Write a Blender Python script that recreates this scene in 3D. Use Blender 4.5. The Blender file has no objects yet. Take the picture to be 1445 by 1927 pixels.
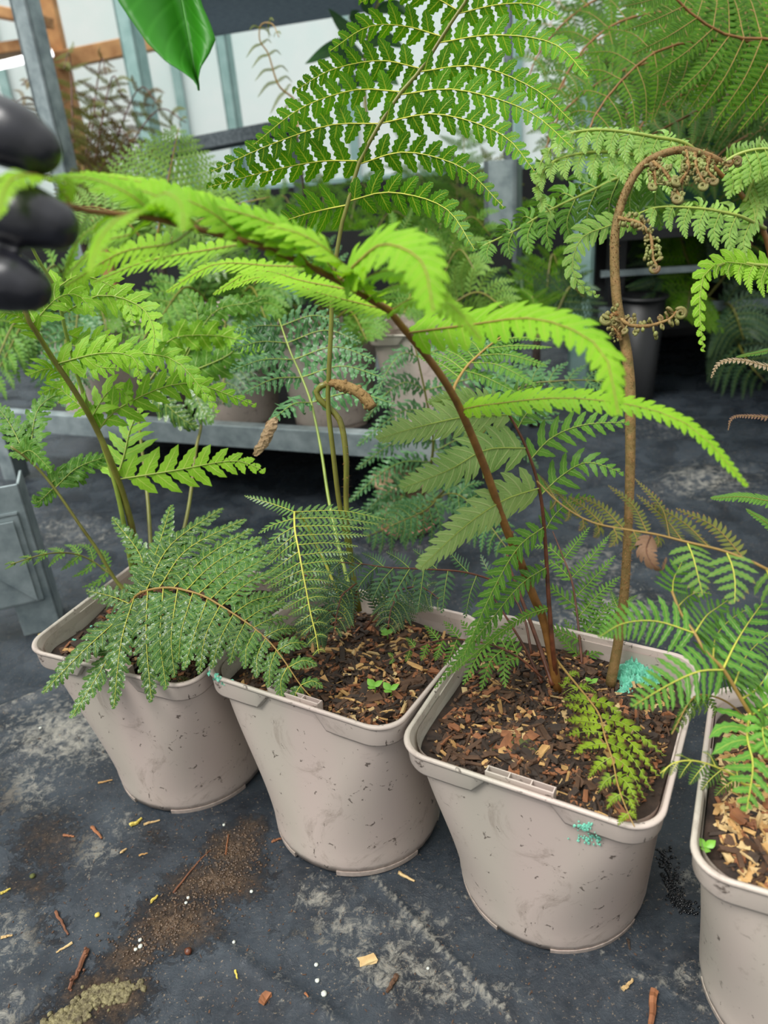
import bpy, bmesh, math, random
import numpy as np
from mathutils import Vector, Matrix
random.seed(7)
RNG = np.random.default_rng(7)
scene = bpy.context.scene
COL = scene.collection

# ---------------------------------------------------------------- camera
F_PX, CX, CY = 1415.5, 722.5, 963.5
CAM_H, PITCH, ROLL = 0.6197, math.radians(25.47), math.radians(4.67)
_f = np.array([0, math.cos(PITCH), -math.sin(PITCH)])
_u = np.array([0, math.sin(PITCH), math.cos(PITCH)])
_r = np.array([1.0, 0, 0])
RIGHT = math.cos(ROLL) * _r - math.sin(ROLL) * _u
UP = math.sin(ROLL) * _r + math.cos(ROLL) * _u
FWD = _f
CAM = np.array([0, 0, CAM_H])
cd = bpy.data.cameras.new('camera')
cam = bpy.data.objects.new('camera', cd)
COL.objects.link(cam)
M = Matrix.Identity(4)
for i in range(3):
    M[i][0], M[i][1], M[i][2], M[i][3] = RIGHT[i], UP[i], -FWD[i], CAM[i]
cam.matrix_world = M
cd.sensor_width = 36.0
cd.lens = 36.0 * F_PX / 1927.0
cd.clip_start = 0.02
cd.dof.use_dof = True
cd.dof.focus_distance = 0.66
cd.dof.aperture_fstop = 6.2
scene.camera = cam

# ---------------------------------------------------------------- world, sun, exposure
w = bpy.data.worlds.new('overcast_sky')
scene.world = w
w.use_nodes = True
nt = w.node_tree
bg = nt.nodes['Background']
# overcast dome: three times brighter overhead than at the horizon
_tc = nt.nodes.new('ShaderNodeTexCoord')
_sx = nt.nodes.new('ShaderNodeSeparateXYZ')
nt.links.new(_tc.outputs['Generated'], _sx.inputs[0])
_cr = nt.nodes.new('ShaderNodeValToRGB')
_cr.color_ramp.elements[0].position = 0.0
_cr.color_ramp.elements[0].color = (0.60, 0.62, 0.61, 1)
_cr.color_ramp.elements[1].position = 1.0
_cr.color_ramp.elements[1].color = (1.45, 1.5, 1.48, 1)
nt.links.new(_sx.outputs['Z'], _cr.inputs['Fac'])
nt.links.new(_cr.outputs['Color'], bg.inputs['Color'])
bg.inputs['Strength'].default_value = 0.72
sd = bpy.data.lights.new('sun', 'SUN')
sd.energy = 3.2
sd.angle = math.radians(32)
sd.color = (1.0, 0.98, 0.94)
sun = bpy.data.objects.new('sun', sd)
COL.objects.link(sun)
sun.rotation_euler = (math.radians(17), math.radians(-27), 0)
vs = scene.view_settings
vs.view_transform = 'Standard'
vs.look = 'None'
vs.gamma = 1.0
vs.use_curve_mapping = False
vs.exposure = 0.45
scene.cycles.use_denoising = True
scene.cycles.max_bounces = 6
scene.cycles.transparent_max_bounces = 4
scene.cycles.caustics_reflective = False
scene.cycles.caustics_refractive = False

# ---------------------------------------------------------------- helpers
def at(x, y, d):
    return CAM + d * (FWD + (x - CX) / F_PX * RIGHT - (y - CY) / F_PX * UP)

def onz(x, y, h=0.0):
    r = FWD + (x - CX) / F_PX * RIGHT - (y - CY) / F_PX * UP
    return CAM + r * ((h - CAM_H) / r[2])

def proj(p):
    q = np.asarray(p) - CAM
    z = q @ FWD
    return CX + F_PX * (q @ RIGHT) / z, CY - F_PX * (q @ UP) / z, z

def unit(v):
    v = np.asarray(v, float)
    return v / (np.linalg.norm(v, axis=-1, keepdims=True) + 1e-12)

def hexc(r, g, b):
    def c(v):
        v /= 255.0
        return v / 12.92 if v <= 0.04045 else ((v + 0.055) / 1.055) ** 2.4
    return (c(r), c(g), c(b), 1.0)

def build(name, V, faces, parent=None, mats=(), midx=None, uv=None, smooth=True):
    """V (n,3); faces: list of int arrays (m,k) with one k each"""
    me = bpy.data.meshes.new(name)
    V = np.asarray(V, dtype=np.float32)
    me.vertices.add(len(V))
    me.vertices.foreach_set('co', V.ravel())
    loops = np.concatenate([np.asarray(f).ravel() for f in faces]).astype(np.int32)
    tot = np.concatenate([np.full(len(f), np.asarray(f).shape[1]) for f in faces]).astype(np.int32)
    me.loops.add(len(loops))
    me.loops.foreach_set('vertex_index', loops)
    me.polygons.add(len(tot))
    me.polygons.foreach_set('loop_start', np.concatenate([[0], np.cumsum(tot)[:-1]]).astype(np.int32))
    me.polygons.foreach_set('use_smooth', np.full(len(tot), smooth, dtype=bool))
    if midx is not None:
        me.polygons.foreach_set('material_index', np.asarray(midx, dtype=np.int32))
    for m in mats:
        me.materials.append(m)
    if uv is not None:
        l = me.uv_layers.new(name='UVMap')
        l.data.foreach_set('uv', np.asarray(uv, np.float32)[loops].ravel())
    me.update(calc_edges=True)
    o = bpy.data.objects.new(name, me)
    COL.objects.link(o)
    if parent is not None:
        o.parent = parent
    return o

def empty(name, loc=(0, 0, 0), rot=None):
    o = bpy.data.objects.new(name, None)
    o.empty_display_size = 0.02
    COL.objects.link(o)
    o.location = Vector([float(v) for v in loc])
    if rot is not None:
        o.rotation_euler = rot
    return o

def tag(o, label=None, cat=None, group=None, kind=None):
    if label:
        o['label'] = label
    if cat:
        o['category'] = cat
    if group:
        o['group'] = group
    if kind:
        o['kind'] = kind
    return o

def crom(P, n):
    """Catmull-Rom through P resampled to n points by arc length"""
    P = np.asarray(P, float)
    if len(P) == 2:
        t = np.linspace(0, 1, n)[:, None]
        return P[0] * (1 - t) + P[1] * t
    Q = np.vstack([2 * P[0] - P[1], P, 2 * P[-1] - P[-2]])
    out = []
    for i in range(1, len(Q) - 2):
        t = np.linspace(0, 1, 12, endpoint=False)[:, None]
        a, b, c, d = Q[i - 1], Q[i], Q[i + 1], Q[i + 2]
        out.append(0.5 * (2 * b + (c - a) * t + (2 * a - 5 * b + 4 * c - d) * t ** 2 + (3 * b - a - 3 * c + d) * t ** 3))
    out.append(P[-1:])
    C = np.vstack(out)
    s = np.r_[0, np.cumsum(np.linalg.norm(np.diff(C[:, :3], axis=0), axis=1))]
    u = np.linspace(0, s[-1], n)
    return np.stack([np.interp(u, s, C[:, k]) for k in range(C.shape[1])], 1)

def tube_vf(C, rad, k=6, off=0, cap=True):
    C = np.asarray(C, float)
    n = len(C)
    T = unit(np.gradient(C, axis=0))
    ref = np.array([0.3, 0.9, 0.2])
    N = np.zeros_like(T)
    v = unit(np.cross(T[0], ref) if abs(T[0] @ unit(ref)) < .95 else np.cross(T[0], [1, 0, 0]))
    for i in range(n):
        v = unit(v - (v @ T[i]) * T[i])
        N[i] = v
    B = np.cross(T, N)
    a = np.linspace(0, 2 * np.pi, k, endpoint=False)
    rad = np.broadcast_to(np.asarray(rad, float), (n,))
    V = C[:, None] + rad[:, None, None] * (np.cos(a)[None, :, None] * N[:, None] + np.sin(a)[None, :, None] * B[:, None])
    V = V.reshape(-1, 3)
    i, j = np.meshgrid(np.arange(n - 1), np.arange(k), indexing='ij')
    j2 = (j + 1) % k
    Fq = np.stack([i * k + j, i * k + j2, (i + 1) * k + j2, (i + 1) * k + j], -1).reshape(-1, 4)
    fs = [Fq + off]
    if cap:
        fs.append((np.array([list(range(k))[::-1], list(range((n - 1) * k, n * k))]) + off))
    return V, fs

BOXF = np.array([[0, 1, 3, 2], [4, 6, 7, 5], [0, 4, 5, 1], [2, 3, 7, 6], [0, 2, 6, 4], [1, 5, 7, 3]])
def box_vf(p0, p1, off=0):
    V = np.array([[x, y, z] for x in (p0[0], p1[0]) for y in (p0[1], p1[1]) for z in (p0[2], p1[2])], float)
    return V, BOXF + off

class MB:
    def __init__(s):
        s.V, s.F, s.n = [], [], 0
    def add(s, V, fs):
        if not isinstance(fs, list):
            fs = [fs]
        s.V.append(np.asarray(V, float))
        for f in fs:
            s.F.append(np.asarray(f) + s.n)
        s.n += len(V)
        return s
    def box(s, p0, p1):
        return s.add(*box_vf(p0, p1))
    def tube(s, C, rad, k=6):
        return s.add(*tube_vf(C, rad, k))
    def beam(s, a, b, w, h, up=(0, 0, 1)):
        a, b = np.asarray(a, float), np.asarray(b, float)
        t = unit(b - a)
        sd = unit(np.cross(t, up))
        u = np.cross(sd, t)
        V = np.array([p + sd * (i * w / 2) + u * (j * h / 2) for p in (a, b) for i in (-1, 1) for j in (-1, 1)])
        return s.add(V, BOXF)
    def done(s, name, parent=None, mats=(), smooth=False, origin=None):
        V = np.vstack(s.V)
        if origin is not None:
            V = V - np.asarray(origin)
        o = build(name, V, s.F, parent, mats, smooth=smooth)
        return o

def bevel(o, wd, seg=2):
    m = o.modifiers.new('bevel', 'BEVEL')
    m.width = wd
    m.segments = seg
    m.limit_method = 'ANGLE'
    return o

# ---------------------------------------------------------------- materials
def mat(name):
    m = bpy.data.materials.new(name)
    m.use_nodes = True
    n = m.node_tree.nodes
    return m, n, m.node_tree.links, n['Principled BSDF']

def noise(n, l, vec, scale, detail=4, rough=0.6, dist=0.0):
    t = n.new('ShaderNodeTexNoise')
    t.inputs['Scale'].default_value = scale
    t.inputs['Detail'].default_value = detail
    t.inputs['Roughness'].default_value = rough
    t.inputs['Distortion'].default_value = dist
    if vec is not None:
        l.new(vec, t.inputs['Vector'])
    return t.outputs['Fac']

def ramp(n, l, fac, stops, interp='LINEAR'):
    r = n.new('ShaderNodeValToRGB')
    r.color_ramp.interpolation = interp
    e = r.color_ramp.elements
    while len(e) < len(stops):
        e.new(0.5)
    for k, (p, c) in enumerate(stops):
        e[k].position = p
        e[k].color = c if len(c) == 4 else (*c, 1)
    l.new(fac, r.inputs['Fac'])
    return r.outputs['Color']

def mix(n, l, fac, a, b, mode='MIX'):
    m = n.new('ShaderNodeMix')
    m.data_type = 'RGBA'
    m.blend_type = mode
    for sock, v in ((m.inputs['Factor'], fac), (m.inputs['A'], a), (m.inputs['B'], b)):
        if hasattr(v, 'links') or isinstance(v, bpy.types.NodeSocket):
            l.new(v, sock)
        elif isinstance(v, (int, float)):
            sock.default_value = v
        else:
            sock.default_value = v
    return m.outputs['Result']

def math_(n, l, op, a, b=None, c=None, clamp=False):
    m = n.new('ShaderNodeMath')
    m.operation = op
    m.use_clamp = clamp
    for k, v in enumerate((a, b, c)):
        if v is None:
            continue
        if isinstance(v, bpy.types.NodeSocket):
            l.new(v, m.inputs[k])
        else:
            m.inputs[k].default_value = v
    return m.outputs[0]

def bump(n, l, b, h, strength=0.3, dist=0.002):
    k = n.new('ShaderNodeBump')
    k.inputs['Strength'].default_value = strength
    k.inputs['Distance'].default_value = dist
    l.new(h, k.inputs['Height'])
    l.new(k.outputs['Normal'], b.inputs['Normal'])

def coord(n, which='Object'):
    return n.new('ShaderNodeTexCoord').outputs[which]

def leaf_mat(name, dark, light, vein, rough=0.42, trans=0.35, tip=None, tip_at=0.75, veinw=0.14, spots=0.0, spec=0.28):
    m, n, l, b = mat(name)
    uv = n.new('ShaderNodeUVMap')
    sx = n.new('ShaderNodeSeparateXYZ')
    l.new(uv.outputs['UV'], sx.inputs[0])
    across, along = sx.outputs['X'], sx.outputs['Y']
    oi = n.new('ShaderNodeObjectInfo')
    co = coord(n)
    nz = noise(n, l, co, 38.0, 2)
    fac = math_(n, l, 'ADD', math_(n, l, 'MULTIPLY', nz, 0.9), math_(n, l, 'MULTIPLY_ADD', oi.outputs['Random'], 0.5, -0.2), clamp=True)
    base = mix(n, l, fac, dark, light)
    ab = math_(n, l, 'ABSOLUTE', across)
    vm = math_(n, l, 'SUBTRACT', 1.0, math_(n, l, 'DIVIDE', ab, veinw), clamp=True)
    # side veins run forward from the midvein
    sv = math_(n, l, 'SINE', math_(n, l, 'MULTIPLY', math_(n, l, 'SUBTRACT', along, math_(n, l, 'MULTIPLY', ab, 0.22)), 52.0))
    sv = math_(n, l, 'MULTIPLY', math_(n, l, 'POWER', math_(n, l, 'MAXIMUM', sv, 0.0), 3.0), 0.22)
    vm2 = math_(n, l, 'MAXIMUM', math_(n, l, 'MULTIPLY', vm, 0.75), sv)
    base = mix(n, l, vm2, base, vein)
    if tip is not None:
        tm = math_(n, l, 'ADD', math_(n, l, 'MULTIPLY_ADD', along, 3.0, -3.0 * tip_at), math_(n, l, 'MULTIPLY_ADD', noise(n, l, co, 60.0, 3), 2.4, -1.2), clamp=True)
        base = mix(n, l, tm, base, tip)
    if spots:
        sp = math_(n, l, 'GREATER_THAN', noise(n, l, co, 130.0, 2), 1.0 - spots)
        base = mix(n, l, sp, base, (0.03, 0.015, 0.006, 1))
    l.new(base, b.inputs['Base Color'])
    b.inputs['Roughness'].default_value = rough
    b.inputs['Specular IOR Level'].default_value = spec
    tr = n.new('ShaderNodeBsdfTranslucent')
    tcol = mix(n, l, 1.0, base, (1.0, 1.0, 0.5, 1), 'MULTIPLY')
    l.new(tcol, tr.inputs['Color'])
    ms = n.new('ShaderNodeMixShader')
    ms.inputs['Fac'].default_value = trans
    l.new(b.outputs[0], ms.inputs[1])
    l.new(tr.outputs[0], ms.inputs[2])
    l.new(ms.outputs[0], n['Material Output'].inputs['Surface'])
    hb = math_(n, l, 'ADD', math_(n, l, 'MULTIPLY', vm2, -1.0), math_(n, l, 'MULTIPLY', nz, 0.5))
    bump(n, l, b, hb, 0.5, 0.0012)
    return m

def plain(name, c, rough=0.5, metal=0.0, var=0.25, scale=30.0, spec=0.5, bmp=0.0, c2=None, which='Object'):
    m, n, l, b = mat(name)
    co = coord(n, which)
    f = noise(n, l, co, scale, 5)
    c2 = c2 or tuple(v * (1 - var) for v in c[:3]) + (1,)
    l.new(ramp(n, l, f, [(0.3, c2), (0.7, c)]), b.inputs['Base Color'])
    b.inputs['Roughness'].default_value = rough
    b.inputs['Metallic'].default_value = metal
    b.inputs['Specular IOR Level'].default_value = spec
    if bmp:
        bump(n, l, b, f, bmp, 0.003)
    return m

MT = {}
MT['tall'] = leaf_mat('leaf_tall_frond', hexc(44, 104, 8), hexc(98, 166, 20), hexc(205, 215, 70), 0.38, 0.42)
MT['lime'] = leaf_mat('leaf_lime', hexc(98, 154, 24), hexc(156, 206, 56), hexc(200, 222, 110), 0.42, 0.40)
MT['limeglow'] = leaf_mat('leaf_lime_bright', hexc(116, 180, 18), hexc(168, 216, 52), hexc(190, 210, 90), 0.45, 0.45)
MT['dark'] = leaf_mat('leaf_dark_glossy', hexc(32, 72, 24), hexc(78, 130, 54), hexc(190, 206, 90), 0.2, 0.22, spec=.6)
MT['deep'] = leaf_mat('leaf_deep_green', hexc(26, 58, 36), hexc(58, 100, 62), hexc(130, 160, 100), 0.3, 0.2, spec=.5)
MT['teal'] = leaf_mat('leaf_teal', hexc(34, 80, 40), hexc(82, 136, 82), hexc(150, 180, 120), 0.27, 0.2, spec=.4)
MT['mid'] = leaf_mat('leaf_mid_green', hexc(52, 102, 22), hexc(106, 158, 54), hexc(170, 200, 110), 0.36, 0.35)
MT['under'] = leaf_mat('leaf_underside', hexc(106, 144, 66), hexc(170, 196, 124), hexc(190, 200, 140), 0.42, 0.3, veinw=0.2)
MT['gloss4'] = leaf_mat('leaf_glossy_green', hexc(40, 104, 24), hexc(104, 170, 56), hexc(190, 205, 100), 0.24, 0.28, tip=hexc(96, 92, 60), tip_at=1.12, spec=.5)
MT['dying'] = leaf_mat('leaf_dying', hexc(100, 140, 24), hexc(160, 190, 44), hexc(180, 180, 70), 0.5, 0.35, tip=hexc(78, 50, 34), tip_at=0.34, spots=0.42)
MT['brown4'] = leaf_mat('leaf_browned', hexc(76, 92, 36), hexc(120, 126, 58), hexc(176, 160, 84), 0.45, 0.3, tip=hexc(160, 104, 84), tip_at=0.62)
MT['browntip'] = leaf_mat('leaf_brown_tipped', hexc(74, 124, 50), hexc(120, 160, 80), hexc(190, 190, 90), 0.38, 0.3, tip=hexc(176, 130, 100), tip_at=0.8)
MT['dead'] = leaf_mat('leaf_dead', hexc(88, 64, 52), hexc(150, 116, 92), hexc(150, 120, 90), 0.6, 0.2)
MT['deadpale'] = leaf_mat('leaf_dead_pale', hexc(130, 106, 84), hexc(190, 168, 140), hexc(170, 150, 110), 0.6, 0.25)
MT['rusty'] = leaf_mat('leaf_rusty', hexc(84, 66, 44), hexc(124, 112, 70), hexc(140, 110, 80), 0.5, 0.3)
MT['olive'] = leaf_mat('leaf_olive', hexc(88, 104, 40), hexc(132, 140, 70), hexc(150, 140, 90), 0.5, 0.35)
MT['pale'] = leaf_mat('leaf_pale', hexc(100, 146, 52), hexc(150, 192, 98), hexc(170, 190, 110), 0.5, 0.4)
MT['canopy'] = leaf_mat('leaf_canopy', hexc(36, 84, 6), hexc(82, 140, 16), hexc(160, 180, 60), 0.42, 0.45, spots=0.12, spec=.2)
MT['crozier'] = leaf_mat('leaf_crinkled_green', hexc(90, 142, 40), hexc(150, 190, 84), hexc(196, 206, 120), 0.3, 0.3, spec=.5)
MT['rib_y'] = plain('rib_yellow', hexc(206, 204, 84), 0.45)
MT['rib_g'] = plain('rib_green', hexc(150, 166, 70), 0.45)
MT['rib_b'] = plain('rib_tan', hexc(160, 128, 66), 0.5)
MT['stem_b'] = plain('stem_brown', hexc(142, 98, 46), 0.5, scale=80, c2=hexc(104, 68, 30), bmp=0.4)
MT['stem_d'] = plain('stem_dark_brown', hexc(112, 62, 38), 0.42, scale=90, c2=hexc(60, 32, 20), bmp=0.3)
MT['stem_g'] = plain('stem_green', hexc(120, 124, 48), 0.4, scale=40, c2=hexc(96, 88, 34))
MT['stem_l'] = plain('stem_lime', hexc(140, 158, 60), 0.4, scale=40, c2=hexc(110, 130, 50))
MT['stem_h'] = plain('stem_hairy', hexc(136, 104, 62), 0.75, scale=120, c2=hexc(96, 84, 40), bmp=0.6)
MT['fuzz'] = plain('fuzz_russet', hexc(176, 122, 72), 0.9, scale=200, c2=hexc(128, 84, 44), bmp=0.6)
MT['bead'] = plain('coil_green_brown', hexc(128, 140, 74), 0.6, scale=60, c2=hexc(104, 76, 46), bmp=0.4)
MT['curl'] = plain('coil_russet', hexc(150, 122, 74), 0.85, scale=110, c2=hexc(116, 88, 50), bmp=0.6)
MT['paper'] = plain('leaf_papery_dead', hexc(186, 158, 122), 0.8, scale=160, c2=hexc(120, 96, 68), bmp=0.9)

def pot_material():
    m, n, l, b = mat('pot_taupe_plastic')
    co = coord(n)
    mp = n.new('ShaderNodeMapping')
    mp.inputs['Scale'].default_value = (1, 1, 0.12)
    l.new(co, mp.inputs['Vector'])
    f = noise(n, l, mp.outputs[0], 9.0, 3, 0.5)
    base = ramp(n, l, f, [(0.36, hexc(182, 175, 162)), (0.64, hexc(194, 177, 169))])
    g = noise(n, l, co, 110.0, 5, 0.65, 0.8)
    spk = ramp(n, l, g, [(0.635, (0, 0, 0)), (0.67, (1, 1, 1))])
    base = mix(n, l, math_(n, l, 'MULTIPLY', spk, 0.8), base, hexc(70, 58, 50))
    h = noise(n, l, co, 14.0, 8, 0.75, 1.2)
    smear = ramp(n, l, h, [(0.565, (0, 0, 0)), (0.68, (1, 1, 1))])
    base = mix(n, l, math_(n, l, 'MULTIPLY', smear, 0.55), base, hexc(124, 108, 96))
    sx = n.new('ShaderNodeSeparateXYZ')
    l.new(co, sx.inputs[0])
    foot = ramp(n, l, math_(n, l, 'ADD', sx.outputs['Z'], math_(n, l, 'MULTIPLY_ADD', g, 0.03, -0.015)), [(0.0, (1, 1, 1)), (0.012, (0, 0, 0))])
    base = mix(n, l, math_(n, l, 'MULTIPLY', foot, 0.45), base, hexc(96, 80, 68))
    l.new(base, b.inputs['Base Color'])
    b.inputs['Roughness'].default_value = 0.42
    b.inputs['Specular IOR Level'].default_value = 0.4
    bump(n, l, b, math_(n, l, 'ADD', spk, math_(n, l, 'MULTIPLY', smear, 0.4)), 0.25, 0.0006)
    return m
MT['pot'] = pot_material()
MT['galv'] = plain('galvanised_steel', hexc(176, 188, 190), 0.45, 0.55, scale=24, c2=hexc(120, 134, 138))
MT['galv2'] = plain('galvanised_steel_green', hexc(170, 200, 196), 0.5, 0.25, scale=12, c2=hexc(128, 164, 160))
MT['wood'] = plain('timber', hexc(206, 158, 104), 0.7, scale=14, c2=hexc(150, 100, 58))
MT['soil'] = plain('potting_soil', hexc(62, 46, 36), 0.85, scale=90, c2=hexc(26, 19, 15), bmp=0.8)
CH = [plain('chip_orange', hexc(160, 104, 66), 0.75, scale=60, c2=hexc(104, 64, 40)),
      plain('chip_tan', hexc(206, 166, 106), 0.75, scale=60, c2=hexc(150, 110, 64)),
      plain('chip_brown', hexc(100, 72, 50), 0.8, scale=60, c2=hexc(62, 42, 30)),
      plain('chip_dark', hexc(70, 54, 42), 0.8, scale=60, c2=hexc(34, 26, 22)),
      plain('chip_pale', hexc(212, 186, 136), 0.75, scale=60, c2=hexc(170, 136, 88))]
MT['mint'] = plain('mint_powder', hexc(142, 224, 196), 0.9, scale=220, c2=hexc(104, 188, 162), bmp=0.8)
MT['mossmud'] = plain('mossy_mud', hexc(138, 130, 92), 0.7, scale=200, c2=hexc(70, 60, 42), bmp=0.9)
MT['moss'] = plain('moss', hexc(96, 100, 52), 0.9, scale=150, c2=hexc(64, 70, 34), bmp=0.9)
MT['mud'] = plain('wet_mud', hexc(104, 84, 66), 0.3, scale=120, c2=hexc(50, 38, 30), bmp=0.9)
MT['twig'] = plain('twig', hexc(128, 82, 54), 0.7, scale=80, c2=hexc(76, 46, 32))
MT['pebble'] = plain('pebble', hexc(206, 210, 200), 0.5, scale=60)
MT['straw'] = plain('straw_yellow', hexc(206, 184, 84), 0.6, scale=60)
MT['glove'] = plain('glove_black_nitrile', hexc(36, 36, 44), 0.3, scale=70, c2=hexc(12, 12, 16), bmp=0.15)
MT['scum'] = plain('wet_black_scum', hexc(26, 28, 32), 0.12, scale=60)
MT['black'] = plain('black_plastic', hexc(20, 21, 24), 0.5, scale=20)
MT['darkgreen'] = plain('dark_green_plastic', hexc(26, 74, 58), 0.5, scale=20)
MT['terra'] = plain('terracotta_pink', hexc(176, 116, 104), 0.7, scale=40)
MT['tanpot'] = plain('tan_clay', hexc(150, 128, 98), 0.7, scale=20, c2=hexc(122, 100, 74))
MT['shade'] = plain('shade_cloth', hexc(130, 140, 146), 0.9, scale=120, c2=hexc(80, 88, 96))

def cloth_mat():
    m, n, l, b = mat('translucent_shade_cloth')
    c = ramp(n, l, noise(n, l, coord(n), 60.0, 4), [(0.3, hexc(120, 130, 138)), (0.7, hexc(150, 160, 166))])
    l.new(c, b.inputs['Base Color'])
    b.inputs['Roughness'].default_value = 0.9
    tr = n.new('ShaderNodeBsdfTranslucent')
    l.new(c, tr.inputs['Color'])
    ms = n.new('ShaderNodeMixShader')
    ms.inputs['Fac'].default_value = 0.5
    l.new(b.outputs[0], ms.inputs[1])
    l.new(tr.outputs[0], ms.inputs[2])
    l.new(ms.outputs[0], n['Material Output'].inputs['Surface'])
    return m
MT['meshcloth'] = cloth_mat()

# ---------------------------------------------------------------- pots: positions (x, y, yaw, tilt_x, tilt_y)
POT_A, POT_R, POT_H, POT_B = 0.1, 0.0250, 0.2039, 0.0857
POTS = [(-0.2420, 0.6806, -0.4146, 0.0227, -0.0177),
        (-0.0522, 0.5799, -0.5345, 0.0437, 0.0614),
        (0.1306, 0.4931, -0.5305, -0.0099, -0.0326),
        (0.3073, 0.3613, -0.4794, -0.0113, 0.0155)]

# ---------------------------------------------------------------- floor: black sheet with creases, mud, pale stains and painted wet highlights
def px_blob(X, Y, lst):
    v = np.zeros_like(X)
    for (x, y, rx, ry, s) in lst:
        c = onz(x, y)
        ex = onz(x + rx, y)
        ey = onz(x, y - ry)
        a, b_ = ex - c, ey - c
        det = a[0] * b_[1] - a[1] * b_[0]
        dx, dy = X - c[0], Y - c[1]
        u = (dx * b_[1] - dy * b_[0]) / det
        w_ = (a[0] * dy - a[1] * dx) / det
        v = np.maximum(v, s * np.exp(-(u * u + w_ * w_)))
    return v

def seg_dist(X, Y, p, q):
    a, b_ = onz(*p)[:2], onz(*q)[:2]
    d = b_ - a
    t = np.clip(((X - a[0]) * d[0] + (Y - a[1]) * d[1]) / (d @ d), 0, 1)
    return np.hypot(X - a[0] - t * d[0], Y - a[1] - t * d[1]), t

def floor_z(X, Y):
    X, Y = np.asarray(X, float), np.asarray(Y, float)
    z = np.zeros_like(X)
    for (px, py, yw, tx, ty) in POTS:
        g = np.exp(-(((X - px) ** 2 + (Y - py) ** 2) / 0.11 ** 2) ** 2)
        z += g * -((X - px) * tx + (Y - py) * ty)
    out = np.ones_like(X)
    for (px, py, yw, tx, ty) in POTS:
        out *= 1 - np.exp(-(((X - px) ** 2 + (Y - py) ** 2) / 0.115 ** 2) ** 3)
    wv = 0.0016 * np.sin(X * 19 + Y * 11) + 0.0012 * np.sin(X * 41 - Y * 23 + 1) + 0.0009 * np.sin(X * 13 - Y * 67 + 2) + 0.0007 * np.sin(X * 71 + Y * 90)
    far = np.clip((Y - 0.95) / 0.5, 0, 1)
    wv2 = far * (0.006 * np.sin(Y * 46 + 3 * np.sin(X * 6)) * np.sin(X * 7 + 1) + 0.005 * np.sin(X * 17 + Y * 31))
    z += out * (wv - 0.001) + wv2
    for p, q, hgt, wd in (((700, 1650), (960, 1915), 0.0035, 0.0032), ((740, 1630), (890, 1700), 0.003, 0.003),
                          ((1130, 1790), (1330, 1900), 0.003, 0.003), ((0, 1330), (240, 1250), 0.006, 0.008),
                          ((0, 1430), (200, 1340), 0.006, 0.012), ((380, 1760), (640, 1927), 0.003, 0.006)):
        d, t = seg_dist(X, Y, p, q)
        z += out * hgt * np.exp(-(d / wd) ** 2)
    return z

gx = np.unique(np.concatenate([np.linspace(-5, -0.8, 40), np.arange(-0.8, 0.65, 0.0042), np.linspace(0.65, 5, 50)]))
gy = np.unique(np.concatenate([np.linspace(-1.5, 0.1, 8), np.arange(0.1, 1.1, 0.0042), np.linspace(1.1, 2.6, 90), np.linspace(2.6, 5.2, 14)]))
X, Y = np.meshgrid(gx, gy, indexing='ij')
Z = floor_z(X, Y)
nx, ny = X.shape
i, j = np.meshgrid(np.arange(nx - 1), np.arange(ny - 1), indexing='ij')
Fq = np.stack([i * ny + j, (i + 1) * ny + j, (i + 1) * ny + j + 1, i * ny + j + 1], -1).reshape(-1, 4)

def floor_material():
    m, n, l, b = mat('black_ground_sheet')
    co = coord(n)
    am = n.new('ShaderNodeAttribute')
    am.attribute_name = 'mud'
    ap = n.new('ShaderNodeAttribute')
    ap.attribute_name = 'scale'  # pale stains plus wet highlights painted as colour
    n1 = noise(n, l, co, 14.0, 6, 0.65, 0.5)
    n2 = noise(n, l, co, 95.0, 8, 0.8, 0.5)
    n3 = noise(n, l, co, 260.0, 4, 0.7)
    base = ramp(n, l, n1, [(0.3, hexc(26, 31, 38)), (0.7, hexc(56, 64, 72))])
    fm = math_(n, l, 'MULTIPLY_ADD', am.outputs['Fac'], 1.5, math_(n, l, 'MULTIPLY_ADD', n2, 2.6, -1.75), clamp=True)
    fm = math_(n, l, 'MULTIPLY', fm, math_(n, l, 'MINIMUM', math_(n, l, 'MULTIPLY', am.outputs['Fac'], 3.0), 1.0))
    fp = math_(n, l, 'MULTIPLY_ADD', ap.outputs['Fac'], 1.1, math_(n, l, 'MULTIPLY_ADD', n2, 4.2, -2.6), clamp=True)
    fp = math_(n, l, 'MULTIPLY', fp, math_(n, l, 'MINIMUM', math_(n, l, 'MULTIPLY', ap.outputs['Fac'], 3.0), 1.0))
    base = mix(n, l, math_(n, l, 'MULTIPLY', fp, 0.85), base, hexc(168, 164, 152))
    mudc = ramp(n, l, n3, [(0.35, hexc(52, 42, 34)), (0.65, hexc(116, 96, 78))])
    base = mix(n, l, fm, base, mudc)
    # scattered grit
    grit = ramp(n, l, noise(n, l, co, 420.0, 3, 0.6), [(0.63, (0, 0, 0)), (0.69, (1, 1, 1))])
    base = mix(n, l, math_(n, l, 'MULTIPLY', grit, 0.6), base, hexc(150, 132, 108))
    l.new(base, b.inputs['Base Color'])
    rr = ramp(n, l, n1, [(0.40, (0.10, 0.10, 0.10)), (0.60, (0.40, 0.40, 0.40))])
    rr = mix(n, l, math_(n, l, 'MULTIPLY', fp, 0.8), rr, (0.7, 0.7, 0.7, 1))
    rr = mix(n, l, fm, rr, (0.14, 0.14, 0.14, 1))
    l.new(rr, b.inputs['Roughness'])
    b.inputs['Specular IOR Level'].default_value = 0.42
    hh = math_(n, l, 'ADD', math_(n, l, 'MULTIPLY', n2, 0.5), math_(n, l, 'MULTIPLY', math_(n, l, 'MULTIPLY', n3, fm), 1.6))
    bump(n, l, b, hh, 0.75, 0.004)
    return m

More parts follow.
